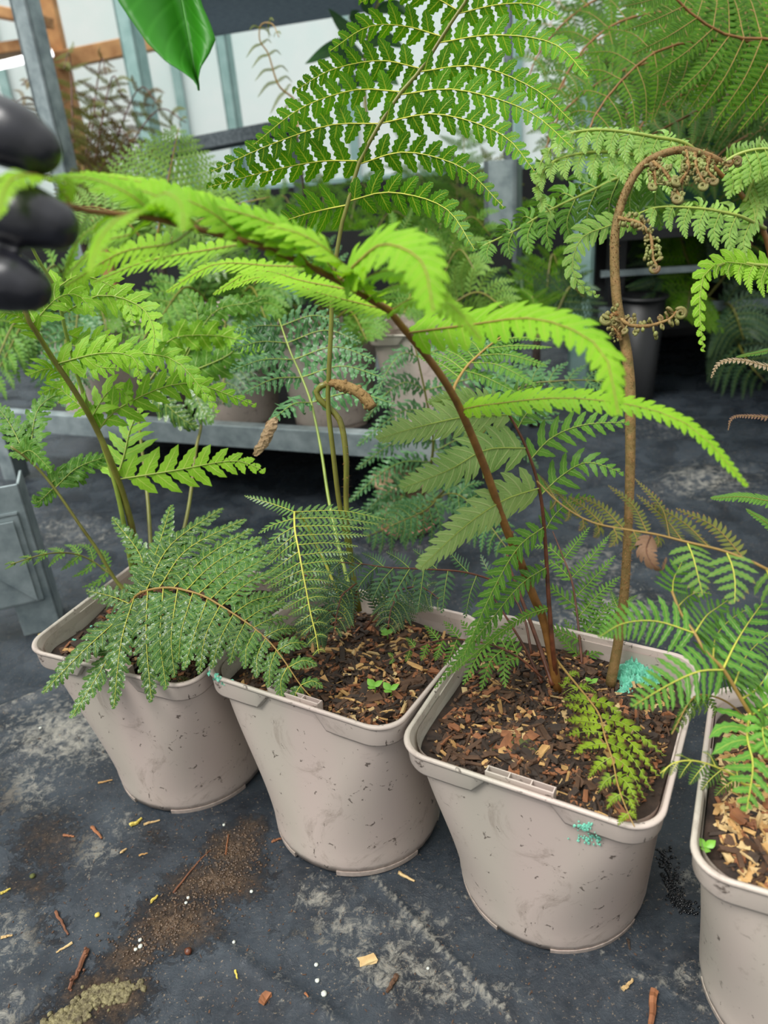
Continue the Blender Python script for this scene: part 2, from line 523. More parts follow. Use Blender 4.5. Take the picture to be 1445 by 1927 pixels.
floor = build('floor', np.stack([X, Y, Z], -1).reshape(-1, 3), [Fq], None, [floor_material()])
mud = px_blob(X, Y, [(440, 1600, 60, 50, 1), (410, 1660, 95, 40, 1), (330, 1740, 95, 55, 1), (240, 1800, 60, 40, .9), (200, 1870, 90, 50, 1),
                     (120, 1930, 80, 40, .9), (90, 1580, 90, 65, .55), (60, 1660, 80, 50, .5), (350, 1670, 60, 30, .8), (470, 1560, 40, 30, .8),
                     (90, 1740, 60, 50, .4), (560, 1760, 90, 40, .25), (0, 1500, 60, 60, .4), (300, 1580, 50, 30, .35)])
pale = px_blob(X, Y, [(600, 1690, 60, 40, .75), (640, 1740, 80, 60, .7), (730, 1810, 110, 70, .8), (830, 1850, 90, 60, .7), (120, 1380, 130, 70, .9),
                      (200, 1310, 90, 60, .5), (40, 1480, 90, 60, .7), (170, 1600, 60, 50, .7), (230, 1550, 60, 30, .5), (30, 1760, 60, 80, .6),
                      (10, 1900, 60, 60, .6), (790, 1740, 120, 60, .55), (930, 1870, 90, 40, .5), (1290, 1660, 50, 40, .5), (1300, 1840, 80, 40, .6),
                      (1140, 1150, 120, 60, .8), (1100, 1060, 120, 60, .6), (720, 1030, 160, 25, .4), (1330, 900, 120, 40, .7), (1240, 810, 160, 30, .4), (130, 1000, 120, 50, .5),
                      (1180, 1840, 60, 30, .4), (560, 1900, 140, 40, .35)])
for p_, q_, st_, wd_ in (((700, 1650), (960, 1915), 1.0, .0032), ((1130, 1790), (1330, 1900), .7, .003), ((760, 1640), (880, 1690), .5, .003), ((430, 1770), (640, 1927), .45, .006), ((0, 1330), (240, 1250), .7, .008)):
    dd_, _ = seg_dist(X, Y, p_, q_)
    pale = np.maximum(pale, st_ * np.exp(-(dd_ / wd_) ** 2))  # paler line painted along each crease
for nm, v in (('mud', mud), ('scale', pale)):
    at_ = floor.data.attributes.new(nm, 'FLOAT', 'POINT')
    at_.data.foreach_set('value', v.astype(np.float32).ravel())
tag(floor, 'wet black plastic ground sheet with creases, mud, pale stains and painted highlights', kind='structure')

def gpt(x, y, lift=0.0):
    p = onz(x, y)
    p[2] = float(floor_z(p[0], p[1])) + lift
    return p

# ---------------------------------------------------------------- plant pots
def ring(a, r, ns=12, nc=9):
    """rounded square, returns (n,2) and side coordinate f in [-1,1] on the straights, 2 on the arcs"""
    r = min(r, a * 0.985)
    P, fs = [], []
    for k in range(4):
        c, s = math.cos(k * math.pi / 2), math.sin(k * math.pi / 2)
        for q in range(ns):
            f = -1 + 2 * q / ns
            x, y = a, f * (a - r)
            P.append((c * x - s * y, s * x + c * y))
            fs.append(f)
        for q in range(nc):
            t = q / nc * math.pi / 2
            x, y = (a - r) + r * math.cos(t), (a - r) + r * math.sin(t)
            P.append((c * x - s * y, s * x + c * y))
            fs.append(2 if q else 1.0)
    return np.array(P), np.array(fs)

def loft(levels, close_bottom=False):
    """levels: list of (a, r, z or array)"""
    V, n = [], None
    for (a, r, z) in levels:
        P, _ = ring(a, r)
        n = len(P)
        V.append(np.c_[P, np.broadcast_to(z, (n,))])
    m = len(levels)
    i, j = np.meshgrid(np.arange(m - 1), np.arange(n), indexing='ij')
    j2 = (j + 1) % n
    Fq = np.stack([i * n + j, i * n + j2, (i + 1) * n + j2, (i + 1) * n + j], -1).reshape(-1, 4)
    fs = [Fq]
    if close_bottom:
        fs.append(np.arange(n)[::-1][None])
    return np.vstack(V), fs

def sm(x):
    x = np.clip(x, 0, 1)
    return x * x * (3 - 2 * x)

POT_PARTS = []
def pot_part(name, V, fs, smooth=True):
    o = build(name, V, fs, None, [MT['pot']], smooth=smooth)
    COL.objects.unlink(o)
    POT_PARTS.append(o)
    return o
lv = []
ztop = POT_H - 0.006
for k in range(22):
    t = k / 21
    z = 0.0035 + t * (ztop - 0.0035)
    a = POT_B - 0.0006 + (0.0945 - POT_B) * t ** 1.1
    r = POT_B + (0.030 - POT_B) * sm((t - 0.02) / 1.02)
    if k == 0:
        a -= 0.0015
    lv.append((a, r, z))
V, fs = loft(lv, True)
pot_part('body', V, fs)
V, fs = loft([(0.0918, 0.0335, POT_H - 0.028), (0.0938, 0.028, POT_H - 0.012), (0.0962, 0.0238, POT_H - 0.001)][::-1])
pot_part('inner_wall', V, fs)
# deep collar that steps up in the middle of every side
_, fc = ring(0.1, POT_R)
deep = sm((np.abs(fc) - 0.36) / 0.16)
zb = POT_H - 0.0062 - 0.0158 * deep
V, fs = loft([(0.0940, 0.0255, zb + 0.0002), (0.0972, 0.0255, zb), (0.0978, 0.0255, zb + 0.002), (0.0988, 0.0255, POT_H - 0.003)])
pot_part('collar', V, fs)
V, fs = loft([(0.0980, 0.0250, POT_H - 0.0042), (0.0996, 0.0250, POT_H - 0.0038), (0.1002, 0.0250, POT_H - 0.002), (0.0998, 0.0250, POT_H - 0.0006),
              (0.0988, 0.0250, POT_H), (0.0972, 0.0245, POT_H - 0.0003), (0.0960, 0.0240, POT_H - 0.0018)])
pot_part('rim', V, fs)
for s in range(4):
    mb = MB()
    a0 = s * math.pi / 2 + math.pi / 4
    aa = np.linspace(a0 - 0.5, a0 + 0.5, 12)
    o_ = np.c_[np.cos(aa), np.sin(aa)]
    V = np.vstack([np.c_[o_ * rr, np.full(12, zz)] for rr, zz in ((POT_B - .006, 0), (POT_B - .0012, 0), (POT_B - .0006, .0055), (POT_B - .006, .0055))])
    q = np.arange(11)
    mb.add(V, [np.stack([k * 12 + q, k * 12 + q + 1, ((k + 1) % 4) * 12 + q + 1, ((k + 1) % 4) * 12 + q], -1) for k in range(4)] +
           [np.array([[0, 12, 24, 36], [11, 47, 35, 23]])])
    o = mb.done('foot', None, [MT['pot']])
    COL.objects.unlink(o)
    POT_PARTS.append(o)
mb = MB()
yy = -0.0935
mb.box((-0.026, yy, POT_H - 0.012), (0.026, yy + 0.0012, POT_H + 0.0002))
mb.box((-0.026, yy + 0.007, POT_H - 0.012), (0.026, yy + 0.0078, POT_H - 0.0012))
for xx in (-0.026, -0.009, 0.008, 0.0248):
    mb.box((xx, yy, POT_H - 0.012), (xx + 0.0009, yy + 0.0075, POT_H - 0.0008))
o = mb.done('label_slot', None, [MT['pot']])
COL.objects.unlink(o)
POT_PARTS.append(o)

def make_pot(loc, yaw, tilt, label, group, scale=1.0):
    r = empty('plant_pot', loc)
    zc = Vector((tilt[0], tilt[1], 1)).normalized()
    xc = Vector((math.cos(yaw), math.sin(yaw), 0))
    xc = (xc - zc * xc.dot(zc)).normalized()
    yc = zc.cross(xc)
    R = Matrix((xc, yc, zc)).transposed()
    r.rotation_euler = R.to_euler()
    r.scale = (scale,) * 3
    for p in POT_PARTS:
        c = p.copy()
        COL.objects.link(c)
        c.parent = r
    return tag(r, label, 'pot', group), R

G_POT = 'taupe square-topped plant pots in the front row'
PL = ['pinkish taupe plant pot furthest left in the front row, under the arching dark fern',
      'taupe plant pot second from left, mint powder on its left rim corner',
      'taupe plant pot with a mint green splash below its front rim',
      'taupe plant pot cut off by the right edge of the photo']
POT_ROOT, POT_ROT = [], []
for k, (x, y, yw, tx, ty) in enumerate(POTS):
    r, R = make_pot((x, y, 0), yw, (tx, ty), PL[k], G_POT)
    POT_ROOT.append(r)
    POT_ROT.append(R)

def in_pot(k, p):
    v = POT_ROT[k] @ Vector([float(q) for q in p])
    return np.array([POTS[k][0] + v.x, POTS[k][1] + v.y, v.z])

# mint splash on the third pot, a thin dried crust on the front wall
def on_pot_wall(x, y, k=2, lift=0.0007):
    """march a view ray to the front collar of pot k, returns local point and normal"""
    Rm = np.array(POT_ROT[k])
    o_ = (CAM - np.array([POTS[k][0], POTS[k][1], 0])) @ Rm
    d_ = (FWD + (x - CX) / F_PX * RIGHT - (y - CY) / F_PX * UP) @ Rm
    t = np.linspace(0.2, 0.9, 4000)
    P = o_ + t[:, None] * d_
    a = np.where(P[:, 2] > POT_H - 0.022, 0.0979, 0.0857 + 0.0088 * np.clip(P[:, 2] / POT_H, 0, 1) ** 1.1)
    r_ = np.where(P[:, 2] > POT_H - 0.022, 0.0255, POT_B + (0.03 - POT_B) * sm(P[:, 2] / POT_H))
    qx, qy = np.abs(P[:, 0]) - (a - r_), np.abs(P[:, 1]) - (a - r_)
    sdf = np.hypot(np.maximum(qx, 0), np.maximum(qy, 0)) + np.minimum(np.maximum(qx, qy), 0) - r_
    i_ = int(np.argmax((sdf < lift) & (P[:, 2] < POT_H)))
    return P[i_]

mb = MB()
for k in range(70):
    cx, cy = (1098 + random.gauss(0, 9), 1556 + random.gauss(0, 4)) if k < 34 else (1108 + random.gauss(0, 17), 1577 + random.gauss(0, 7))
    rr = random.uniform(1.2, 4.2)
    n_ = 6
    pts = [on_pot_wall(cx + rr * random.uniform(.6, 1.2) * math.cos(q * 2 * math.pi / n_), cy + rr * random.uniform(.5, 1) * math.sin(q * 2 * math.pi / n_)) for q in range(n_)]
    c_ = np.mean(pts, 0)
    out = unit(np.array([c_[0], c_[1], 0])) * 0.0007
    top = [c_ + (p - c_) * 0.7 + out for p in pts]
    mb.add(np.array(pts + top), [np.array([[q, (q + 1) % n_, n_ + (q + 1) % n_, n_ + q] for q in range(n_)]), np.arange(n_, 2 * n_)[None]])
o = mb.done('paint_splash', POT_ROOT[2], [MT['mint']])
o['label'] = 'dried mint green splash'
# mint powder crust on the second pot's left rim corner
mb = MB()
for k in range(26):
    t = random.uniform(-0.5, 2.2)
    c_ = np.array([-0.0745 - 0.0245 * math.cos(t) + random.gauss(0, .001), -0.0745 - 0.0245 * math.sin(t), POT_H - random.uniform(0.0, 0.006)])
    s_ = random.uniform(.0015, .0036)
    P = unit(RNG.normal(size=(8, 3))) * s_ * RNG.uniform(.7, 1.1, (8, 1)) + c_
    mb.add(P, BOXF)
o = mb.done('powder_crust', POT_ROOT[1], [MT['mint']])
o['label'] = 'mint green powder crust on the rim corner'

# ---------------------------------------------------------------- soil and bark chips
SOIL_Z = POT_H - 0.021
def soil_h(k, x, y):
    return SOIL_Z + 0.004 * math.sin(x * 60 + k) * math.sin(y * 55 + 2 * k) - 0.02 * max(0, (abs(x) ** 6 + abs(y) ** 6) ** (1 / 6) - 0.07) * 6 * 0.3 + (0.006 if k == 3 else 0)

CHIP_ME = []
def chip_mesh(seed, lx, ly, lz):
    rg = np.random.default_rng(seed)
    V, Fb = box_vf((-lx / 2, -ly / 2, -lz / 2), (lx / 2, ly / 2, lz / 2))
    V = V * rg.uniform(.65, 1.15, V.shape)
    # splintered end: split the long faces once
    mid = V[:4] * 0.5 + V[4:] * 0.5 + rg.normal(0, lz * .22, (4, 3))
    V = np.vstack([V[:4], mid, V[4:]])
    Fq = [[0, 1, 3, 2], [8, 10, 11, 9]]
    for s_ in (0, 4):
        Fq += [[s_, s_ + 4, s_ + 5, s_ + 1], [s_ + 2, s_ + 3, s_ + 7, s_ + 6], [s_, s_ + 2, s_ + 6, s_ + 4], [s_ + 1, s_ + 5, s_ + 7, s_ + 3]]
    return V, np.array(Fq)
CH_VF = [chip_mesh(s_, *d_) for s_, d_ in enumerate([(.016, .004, .002), (.012, .005, .0025), (.009, .006, .002), (.02, .003, .002), (.011, .0035, .003), (.014, .007, .002), (.007, .005, .003), (.024, .0035, .0022)])]
CH_MESH = {}
def chip_obj(shape, col):
    if (shape, col) not in CH_MESH:
        o = build('bark_chip', CH_VF[shape][0], [CH_VF[shape][1]], None, [CH[col]], smooth=False)
        CH_MESH[shape, col] = o.data
        COL.objects.unlink(o)
    o = bpy.data.objects.new('bark_chip', CH_MESH[shape, col])
    COL.objects.link(o)
    return o

SOIL_L = ['dark soil with mint specks in the leftmost front pot', 'brown bark soil in the second pot from the left',
          'dark bark soil in the pot with the mint green splash', 'tan bark soil in the pot cut off at the right edge']
CHIP_L = [' bark chip on the soil of the leftmost front pot', ' bark chip on the soil of the second pot from the left',
          ' bark chip on the soil of the pot with the mint splash', ' bark chip in the pot cut off at the right edge']
WTS = [[2, 1, 4, 5, 0], [2, 1.5, 4, 4.5, 0.4], [2, 1.2, 4, 5, 0.4], [2, 5, 3, 1.5, 4]]
def rand_rs(lim=0.086):
    while True:
        x, y = random.uniform(-lim, lim), random.uniform(-lim, lim)
        if abs(x) ** 5 + abs(y) ** 5 < lim ** 5:
            return x, y
for k in range(4):
    base = in_pot(k, (0, 0, SOIL_Z))
    mb = MB()
    P0, _ = ring(0.0924, 0.0322)
    rings = [np.c_[P0 * f, [soil_h(k, *(p * f)) for p in P0]] for f in (1.0, 0.93, 0.82, 0.7, 0.58, 0.45, 0.32, 0.2, 0.08)]
    V = np.vstack(rings)
    V[len(P0):, 2] += RNG.normal(0, 0.0016, len(V) - len(P0))
    n_ = len(P0)
    i, j = np.meshgrid(np.arange(len(rings) - 1), np.arange(n_), indexing='ij')
    Fq = np.stack([i * n_ + j, i * n_ + (j + 1) % n_, (i + 1) * n_ + (j + 1) % n_, (i + 1) * n_ + j], -1).reshape(-1, 4)
    Vw = np.array([in_pot(k, v) for v in V]) - base
    soil = build('potting_soil', Vw, [Fq, np.arange((len(rings) - 1) * n_, len(rings) * n_)[None]], None, [MT['soil']])
    soil.location = base
    tag(soil, SOIL_L[k], 'soil')
    # fine bark, too many to count
    for ci in range(5):
        mb = MB()
        nn = int(2300 * WTS[k][ci] / sum(WTS[k]))
        if nn == 0:
            continue
        for q in range(nn):
            x, y = rand_rs()
            V, Fb = CH_VF[random.randrange(8)]
            s_ = random.uniform(.3, .85) * (1.15 if k == 3 else 1)
            R = np.array(Matrix.Rotation(random.uniform(0, 6.28), 3, 'Z') @ Matrix.Rotation(random.gauss(0, .35), 3, 'Y') @ Matrix.Rotation(random.gauss(0, .4), 3, 'X'))
            V = V * s_ @ R.T + [x, y, soil_h(k, x, y) + random.uniform(-.0005, .0028)]
            mb.add(np.array([in_pot(k, v) for v in V]) - base, Fb)
        o = mb.done('fine_bark', soil, [CH[ci]])
        o['kind'] = 'stuff'
    nbig = [50, 75, 95, 80][k]
    for q in range(nbig):
        x, y = rand_rs(.082)
        if q < nbig * 0.35:
            x, y = rand_rs(.06)
            y = -abs(y) - 0.015
        ci = random.choices(range(5), WTS[k])[0]
        o = chip_obj(random.randrange(8), ci)
        s_ = random.uniform(.75, 1.3) * (1.25 if k == 3 else 1)
        p = in_pot(k, (x, y, soil_h(k, x, y) + random.uniform(.0015, .004)))
        o.location = p
        o.scale = (s_,) * 3
        o.rotation_euler = (random.gauss(0, .25), random.gauss(0, .22), random.uniform(0, 6.28))
        tag(o, ['russet', 'tan', 'brown', 'dark', 'cream'][ci] + CHIP_L[k], 'bark chip', 'bark chips in the pots')

def clump(name, k, cx, cy, rx, ry, hgt, m, label, cat, n=26):
    """lumpy low mound lying on the soil of pot k (local coordinates)"""
    g = np.linspace(-1, 1, n)
    U, W = np.meshgrid(g, g, indexing='ij')
    rr = np.hypot(U, W)
    ang = np.arctan2(W, U)
    edge = 1 + 0.22 * np.sin(3 * ang + k) + 0.15 * np.sin(7 * ang + 1)
    Zc = hgt * np.clip(1 - (rr / edge) ** 2, 0, 1) ** .5
    Zc = Zc * (1 + 0.25 * RNG.normal(size=Zc.shape)) - 0.002
    P = []
    for u, v, z in zip(U.ravel(), W.ravel(), Zc.ravel()):
        x, y = cx + u * rx, cy + v * ry
        P.append(in_pot(k, (x, y, soil_h(k, x, y) + z)))
    P = np.array(P)
    i, j = np.meshgrid(np.arange(n - 1), np.arange(n - 1), indexing='ij')
    Fq = np.stack([i * n + j, (i + 1) * n + j, (i + 1) * n + j + 1, i * n + j + 1], -1).reshape(-1, 4)
    keep = (rr / edge).ravel()[Fq].max(1) < 1.02
    b0 = in_pot(k, (cx, cy, soil_h(k, cx, cy)))
    o = build(name, P - b0, [Fq[keep]], None, [m], smooth=False)
    o.location = b0
    return tag(o, label, cat)

# ---------------------------------------------------------------- fern generator
ST = dict(
    tall=dict(k=.70, N=18, S=8, phi=70, fill=.88, teeth=.17, cup=.10, crin=.02, curve=14, pt=2.2, base=.85, pw=.75, b0=.75),
    crinkle=dict(k=.50, N=15, S=8, phi=62, fill=1.08, teeth=.22, cup=.18, crin=.13, curve=10, pt=2.6, base=.95, pw=.6, b0=.75),
    lime=dict(k=.62, N=11, S=7, phi=60, fill=.94, teeth=.15, cup=.12, crin=.04, curve=8, pt=1.5, base=.9, pw=.8, b0=.7),
    lobed=dict(k=.40, N=16, S=7, phi=60, fill=1.12, teeth=.12, cup=.06, crin=.02, curve=14, pt=2.0, base=1.0, pw=.55, b0=.85),
    lace=dict(k=.32, N=17, S=9, phi=78, fill=.64, teeth=.24, cup=.10, crin=.03, curve=14, pt=3.0, base=.9, pw=.8, b0=.8),
    comb=dict(k=.52, N=17, S=6, phi=66, fill=.74, teeth=.14, cup=.10, crin=.03, curve=10, pt=1.6, base=.9, pw=.75, b0=.7),
    round=dict(k=.55, N=16, S=6, phi=80, fill=.9, teeth=.06, cup=.14, crin=.03, curve=10, pt=3.0, base=.85, pw=.6, b0=.85),
    glow=dict(k=.46, N=20, S=7, phi=60, fill=1.05, teeth=.13, cup=.10, crin=.04, curve=12, pt=2.0, base=1.0, pw=.6, b0=.75),
    hook=dict(N=13, S=7, phi=62, fill=.86, teeth=.12, cup=.22, crin=.05, curve=26, pt=2.0, base=.9, pw=.8, b0=.7),
    frilly=dict(k=.42, N=16, S=6, phi=66, fill=.8, teeth=.3, cup=.15, crin=.22, curve=8, pt=2.0, base=.8, pw=.7, b0=.7),
    fine=dict(k=.55, N=13, S=3, phi=66, fill=.82, teeth=.06, cup=.1, crin=.04, curve=10, pt=1.8, base=.9, pw=.8, b0=.7),
    coarse=dict(k=.75, N=9, S=4, phi=60, fill=.95, teeth=.12, cup=.12, crin=.08, curve=10, pt=1.8, base=.9, pw=.8, b0=.7),
)
_FC = {}
def pinna_faces(K, S):
    if (K, S) not in _FC:
        k, s, c = np.meshgrid(np.arange(K), np.arange(S), np.arange(2), indexing='ij')
        b = k * (S + 1) * 3 + s * 3 + c
        _FC[K, S] = np.stack([b, b + 1, b + 4, b + 3], -1).reshape(-1, 4)
    return _FC[K, S]

def pinna(P, hw, nrm, st, m, rib, parent, origin, rr=None, name='pinna', N=None, twist=0.0):
    """P world control points base -> tip, hw half width in metres"""
    st = ST[st] if isinstance(st, str) else st
    S = st['S']
    C = crom(P, 25)
    L = np.linalg.norm(np.diff(C, axis=0), axis=1).sum()
    if N is None:
        N = int(np.clip(round(L / (st['k'] * hw)), 6, 34)) if 'k' in st else st['N']
    T = unit(np.gradient(C, axis=0))
    nv = np.broadcast_to(np.asarray(nrm, float), T.shape)
    Nn = unit(nv - (nv * T).sum(1, keepdims=True) * T)
    for q in range(1, len(Nn)):
        if Nn[q] @ Nn[q - 1] < 0.2:
            Nn[q] = unit(Nn[q - 1] - (Nn[q - 1] @ T[q]) * T[q])
    B = np.cross(T, Nn)
    if twist:
        a = np.linspace(0, twist, len(T))[:, None]
        Nn, B = Nn * np.cos(a) + B * np.sin(a), B * np.cos(a) - Nn * np.sin(a)
    x = (np.arange(N) + 0.6) / (N + 0.2)
    ti = 1 - (1 - x) ** 1.22
    sp = np.gradient(ti)
    prof = np.minimum(1, st['b0'] + ti / .18 * (1 - st['b0'])) * np.clip(1 - ti ** 1.7, 0, 1) ** st['pw'] + .05
    side = np.array([1, -1])
    ti2 = (ti[:, None] + side[None] * 0.25 * sp[:, None]).clip(0.01, .99)
    sh = (N, 2)
    phi = np.radians(st['phi'] - 18 * ti)[:, None] + RNG.normal(0, .05, sh)
    ln = hw * prof[:, None] / np.sin(np.radians(st['phi'])) * RNG.uniform(.92, 1.06, sh)
    hb = st['fill'] * sp[:, None] * L / 2 * np.sin(phi) * np.ones(sh)
    s = np.linspace(0, 1, S + 1)
    ph = phi[..., None] - np.radians(st['curve']) * s
    ds = ln[..., None] / S
    xc = np.concatenate([np.zeros(sh + (1,)), np.cumsum(np.cos(ph[..., :-1]) * ds, -1)], -1)
    yc = np.concatenate([np.zeros(sh + (1,)), np.cumsum(np.sin(ph[..., :-1]) * ds, -1)], -1)
    hprof = (st['base'] + (1 - st['base']) * np.minimum(1, s / .25)) * np.clip(1 - s ** st['pt'], 0, 1) ** .62
    tooth = 1 + st['teeth'] * np.where(np.arange(S + 1) % 2 == 1, 1, -1)
    tooth[0] = 1
    h = hb[..., None] * hprof * tooth
    h[..., -1] = hb * 0.04
    cr = st['crin']
    wav = RNG.uniform(0, 6.28, sh)[..., None]
    zc = -0.12 * ln[..., None] * s ** 2 + cr * ln[..., None] * np.sin(6 * s + wav) * s + RNG.normal(0, cr * .5, sh)[..., None] * ln[..., None] * s
    cols = []
    for c in (-1, 0, 1):
        X_ = xc + c * h * np.sin(ph)
        Y_ = yc - c * h * np.cos(ph)
        Z_ = zc - (st['cup'] * h if c else 0) + (RNG.normal(0, cr * .9, h.shape) * h if c and cr > .03 else 0)
        cols.append(np.stack([X_, Y_, np.broadcast_to(Z_, X_.shape)], -1))
    A = np.stack(cols, -2)                                   # N,2,S+1,3cols,3
    A[..., 1] *= side[None, :, None, None]
    t = ti2[..., None, None] + A[..., 0] / L
    tc = t.clip(0, 1)
    u = np.linspace(0, 1, len(C))
    def ip(Q):
        return np.stack([np.interp(tc, u, Q[:, k]) for k in range(3)], -1)
    V = ip(C) + ip(T) * ((t - tc) * L)[..., None] + ip(B) * A[..., 1:2] + ip(Nn) * A[..., 2:3]
    V = V.reshape(-1, 3)
    uvx = np.broadcast_to(np.array([-1, 0, 1.0]), A.shape[:-1])
    uvy = np.broadcast_to(s[None, None, :, None] * 0.75 + 0.35 * ti[:, None, None, None] ** 2, A.shape[:-1])
    uv = np.stack([uvx, uvy], -1).reshape(-1, 2)
    Fq = pinna_faces(2 * N, S)
    # flip one side so that normals agree
    K = len(Fq) // (2 * N)
    Fq = Fq.reshape(N, 2, K, 4).copy()
    Fq[:, 1] = Fq[:, 1, :, ::-1]
    Fq = Fq.reshape(-1, 4)
    rr = rr or max(0.0004, hw * 0.035)
    Vt, ft = tube_vf(C[::2] + Nn[::2] * rr * .4, rr * np.linspace(1, .25, len(C[::2])), 4, off=len(V), cap=False)
    Vall = np.vstack([V, Vt]) - origin
    uv = np.vstack([uv, np.zeros((len(Vt), 2))])
    midx = np.concatenate([np.zeros(len(Fq), int), np.ones(len(ft[0]), int)])
    return build(name, Vall, [Fq] + ft, parent, [m, rib], midx, uv)

def px3(p, fb=None):
    x, y, d = p
    return onz(x, y, 0.184) if d is None else at(x, y, d)

def depth_fix(R):
    R = [list(p) for p in R]
    for p in R:
        if p[2] is None:
            p[2] = proj(onz(p[0], p[1], 0.184))[2]
    return np.array(R, float)

UPN = np.array([0, -.45, .9])
CAMN = np.array([0, -.95, .3])

def frond(root, rach, rad, stem, sides, st, m, rib, nrm=UPN, name='frond', label=None, wide=1.0):
    """rach: pixel + depth points base -> tip. sides: list of (keys, n); a key is ((bx,by), [(x,y,dd)..], hw_px)."""
    R = depth_fix(rach)
    o0 = np.array(root.location)
    n = 40
    Rd = crom(R, 200)                       # pixel-space curve for lookups
    Cw = crom(np.array([at(*p) for p in R]), n)
    V, fs = tube_vf(Cw, np.linspace(rad[0], rad[1], n), 7)
    fo = build(name, V - o0, fs, root, [stem])
    if label:
        fo['label'] = label
    for keys, cnt in sides:
        ks = []
        for (bx, by), path, hw in keys:
            q = np.hypot(Rd[:, 0] - bx, Rd[:, 1] - by)
            i_ = int(q.argmin())
            ks.append((i_, np.array([(x - bx, y - by, dd) for x, y, dd in path], float), hw))
        ks.sort(key=lambda a: a[0])
        idx = np.array([a[0] for a in ks], float)
        if cnt <= len(ks):
            take = idx
        else:
            take = np.interp(np.linspace(0, 1, cnt), np.linspace(0, 1, len(ks)), idx)
        paths = np.array([a[1] for a in ks])
        hws = np.array([a[2] for a in ks], float)
        idx2 = idx + np.arange(len(idx)) * 1e-6
        for q in take:
            b = Rd[int(round(q))]
            off = np.array([[np.interp(q, idx2, paths[:, k, c]) for c in range(3)] for k in range(paths.shape[1])])
            hw = np.interp(q, idx2, hws) * wide
            jit = 1 + random.gauss(0, .025)
            pts = [at(*b)] + [at(b[0] + o_[0] * jit, b[1] + o_[1] * jit, b[2] + o_[2]) for o_ in off]
            pinna(pts, hw * b[2] / F_PX, np.asarray(nrm) + RNG.normal(0, .12, 3), st, m, rib, fo, o0)
    return fo

def stem_only(root, rach, rad, stem, name='stem', k=7, n=36):
    R = depth_fix(rach)
    o0 = np.array(root.location)
    C = crom(np.array([at(*p) for p in R]), n)
    V, fs = tube_vf(C, crom(np.array(rad)[:, None], n)[:, 0] if len(rad) > 2 else np.linspace(rad[0], rad[1], n), k)
    return build(name, V - o0, fs, root, [stem]), C

def hairs(parent, o0, C, rad, cnt, ln, m, name='hair'):
    mb = MB()
    T = unit(np.gradient(C, axis=0))
    for q in range(cnt):
        i_ = random.randrange(len(C) - 1)
        f = random.random()
        p = C[i_] * (1 - f) + C[i_ + 1] * f
        d = unit(RNG.normal(size=3))
        d = unit(d - (d @ T[i_]) * T[i_] + T[i_] * random.uniform(-.5, .5))
        r = rad if np.isscalar(rad) else rad[i_]
        a = p + d * r * .8
        b = a + d * ln * random.uniform(.4, 1.2)
        s_ = unit(np.cross(d, T[i_])) * 0.0004
        mb.add(np.array([a - s_, a + s_, b]) - o0, np.array([[0, 1, 2]]))
    o = mb.done(name, parent, [m])
    o['kind'] = 'stuff'
    return o

def blob_vf(c, r, sx=1.0, n=6, k=8):
    th = np.linspace(0, np.pi, n + 1)
    a = np.linspace(0, 2 * np.pi, k, endpoint=False)
    V = np.array([[math.sin(t) * math.cos(q), math.sin(t) * math.sin(q), math.cos(t) * sx] for t in th for q in a]) * r
    V = V * (1 + RNG.normal(0, .06, (len(V), 1))) + c
    i, j = np.meshgrid(np.arange(n), np.arange(k), indexing='ij')
    return V, np.stack([i * k + j, (i + 1) * k + j, (i + 1) * k + (j + 1) % k, i * k + (j + 1) % k], -1).reshape(-1, 4)

def coil_vf(c, r, e1, e2, turns=1.4, tub=.35):
    a = np.linspace(0, turns * 2 * np.pi, 22)
    rr = r * (1 - .62 * a / a[-1])
    C = c + rr[:, None] * (np.cos(a)[:, None] * e1 + np.sin(a)[:, None] * e2)
    return tube_vf(C, np.linspace(r * tub, r * tub * .8, 22), 6)

def fern(name, base, label, group=None):
    r = empty('fern', base)
    return tag(r, label, 'fern', group)

GF = 'ferns in the front pots'

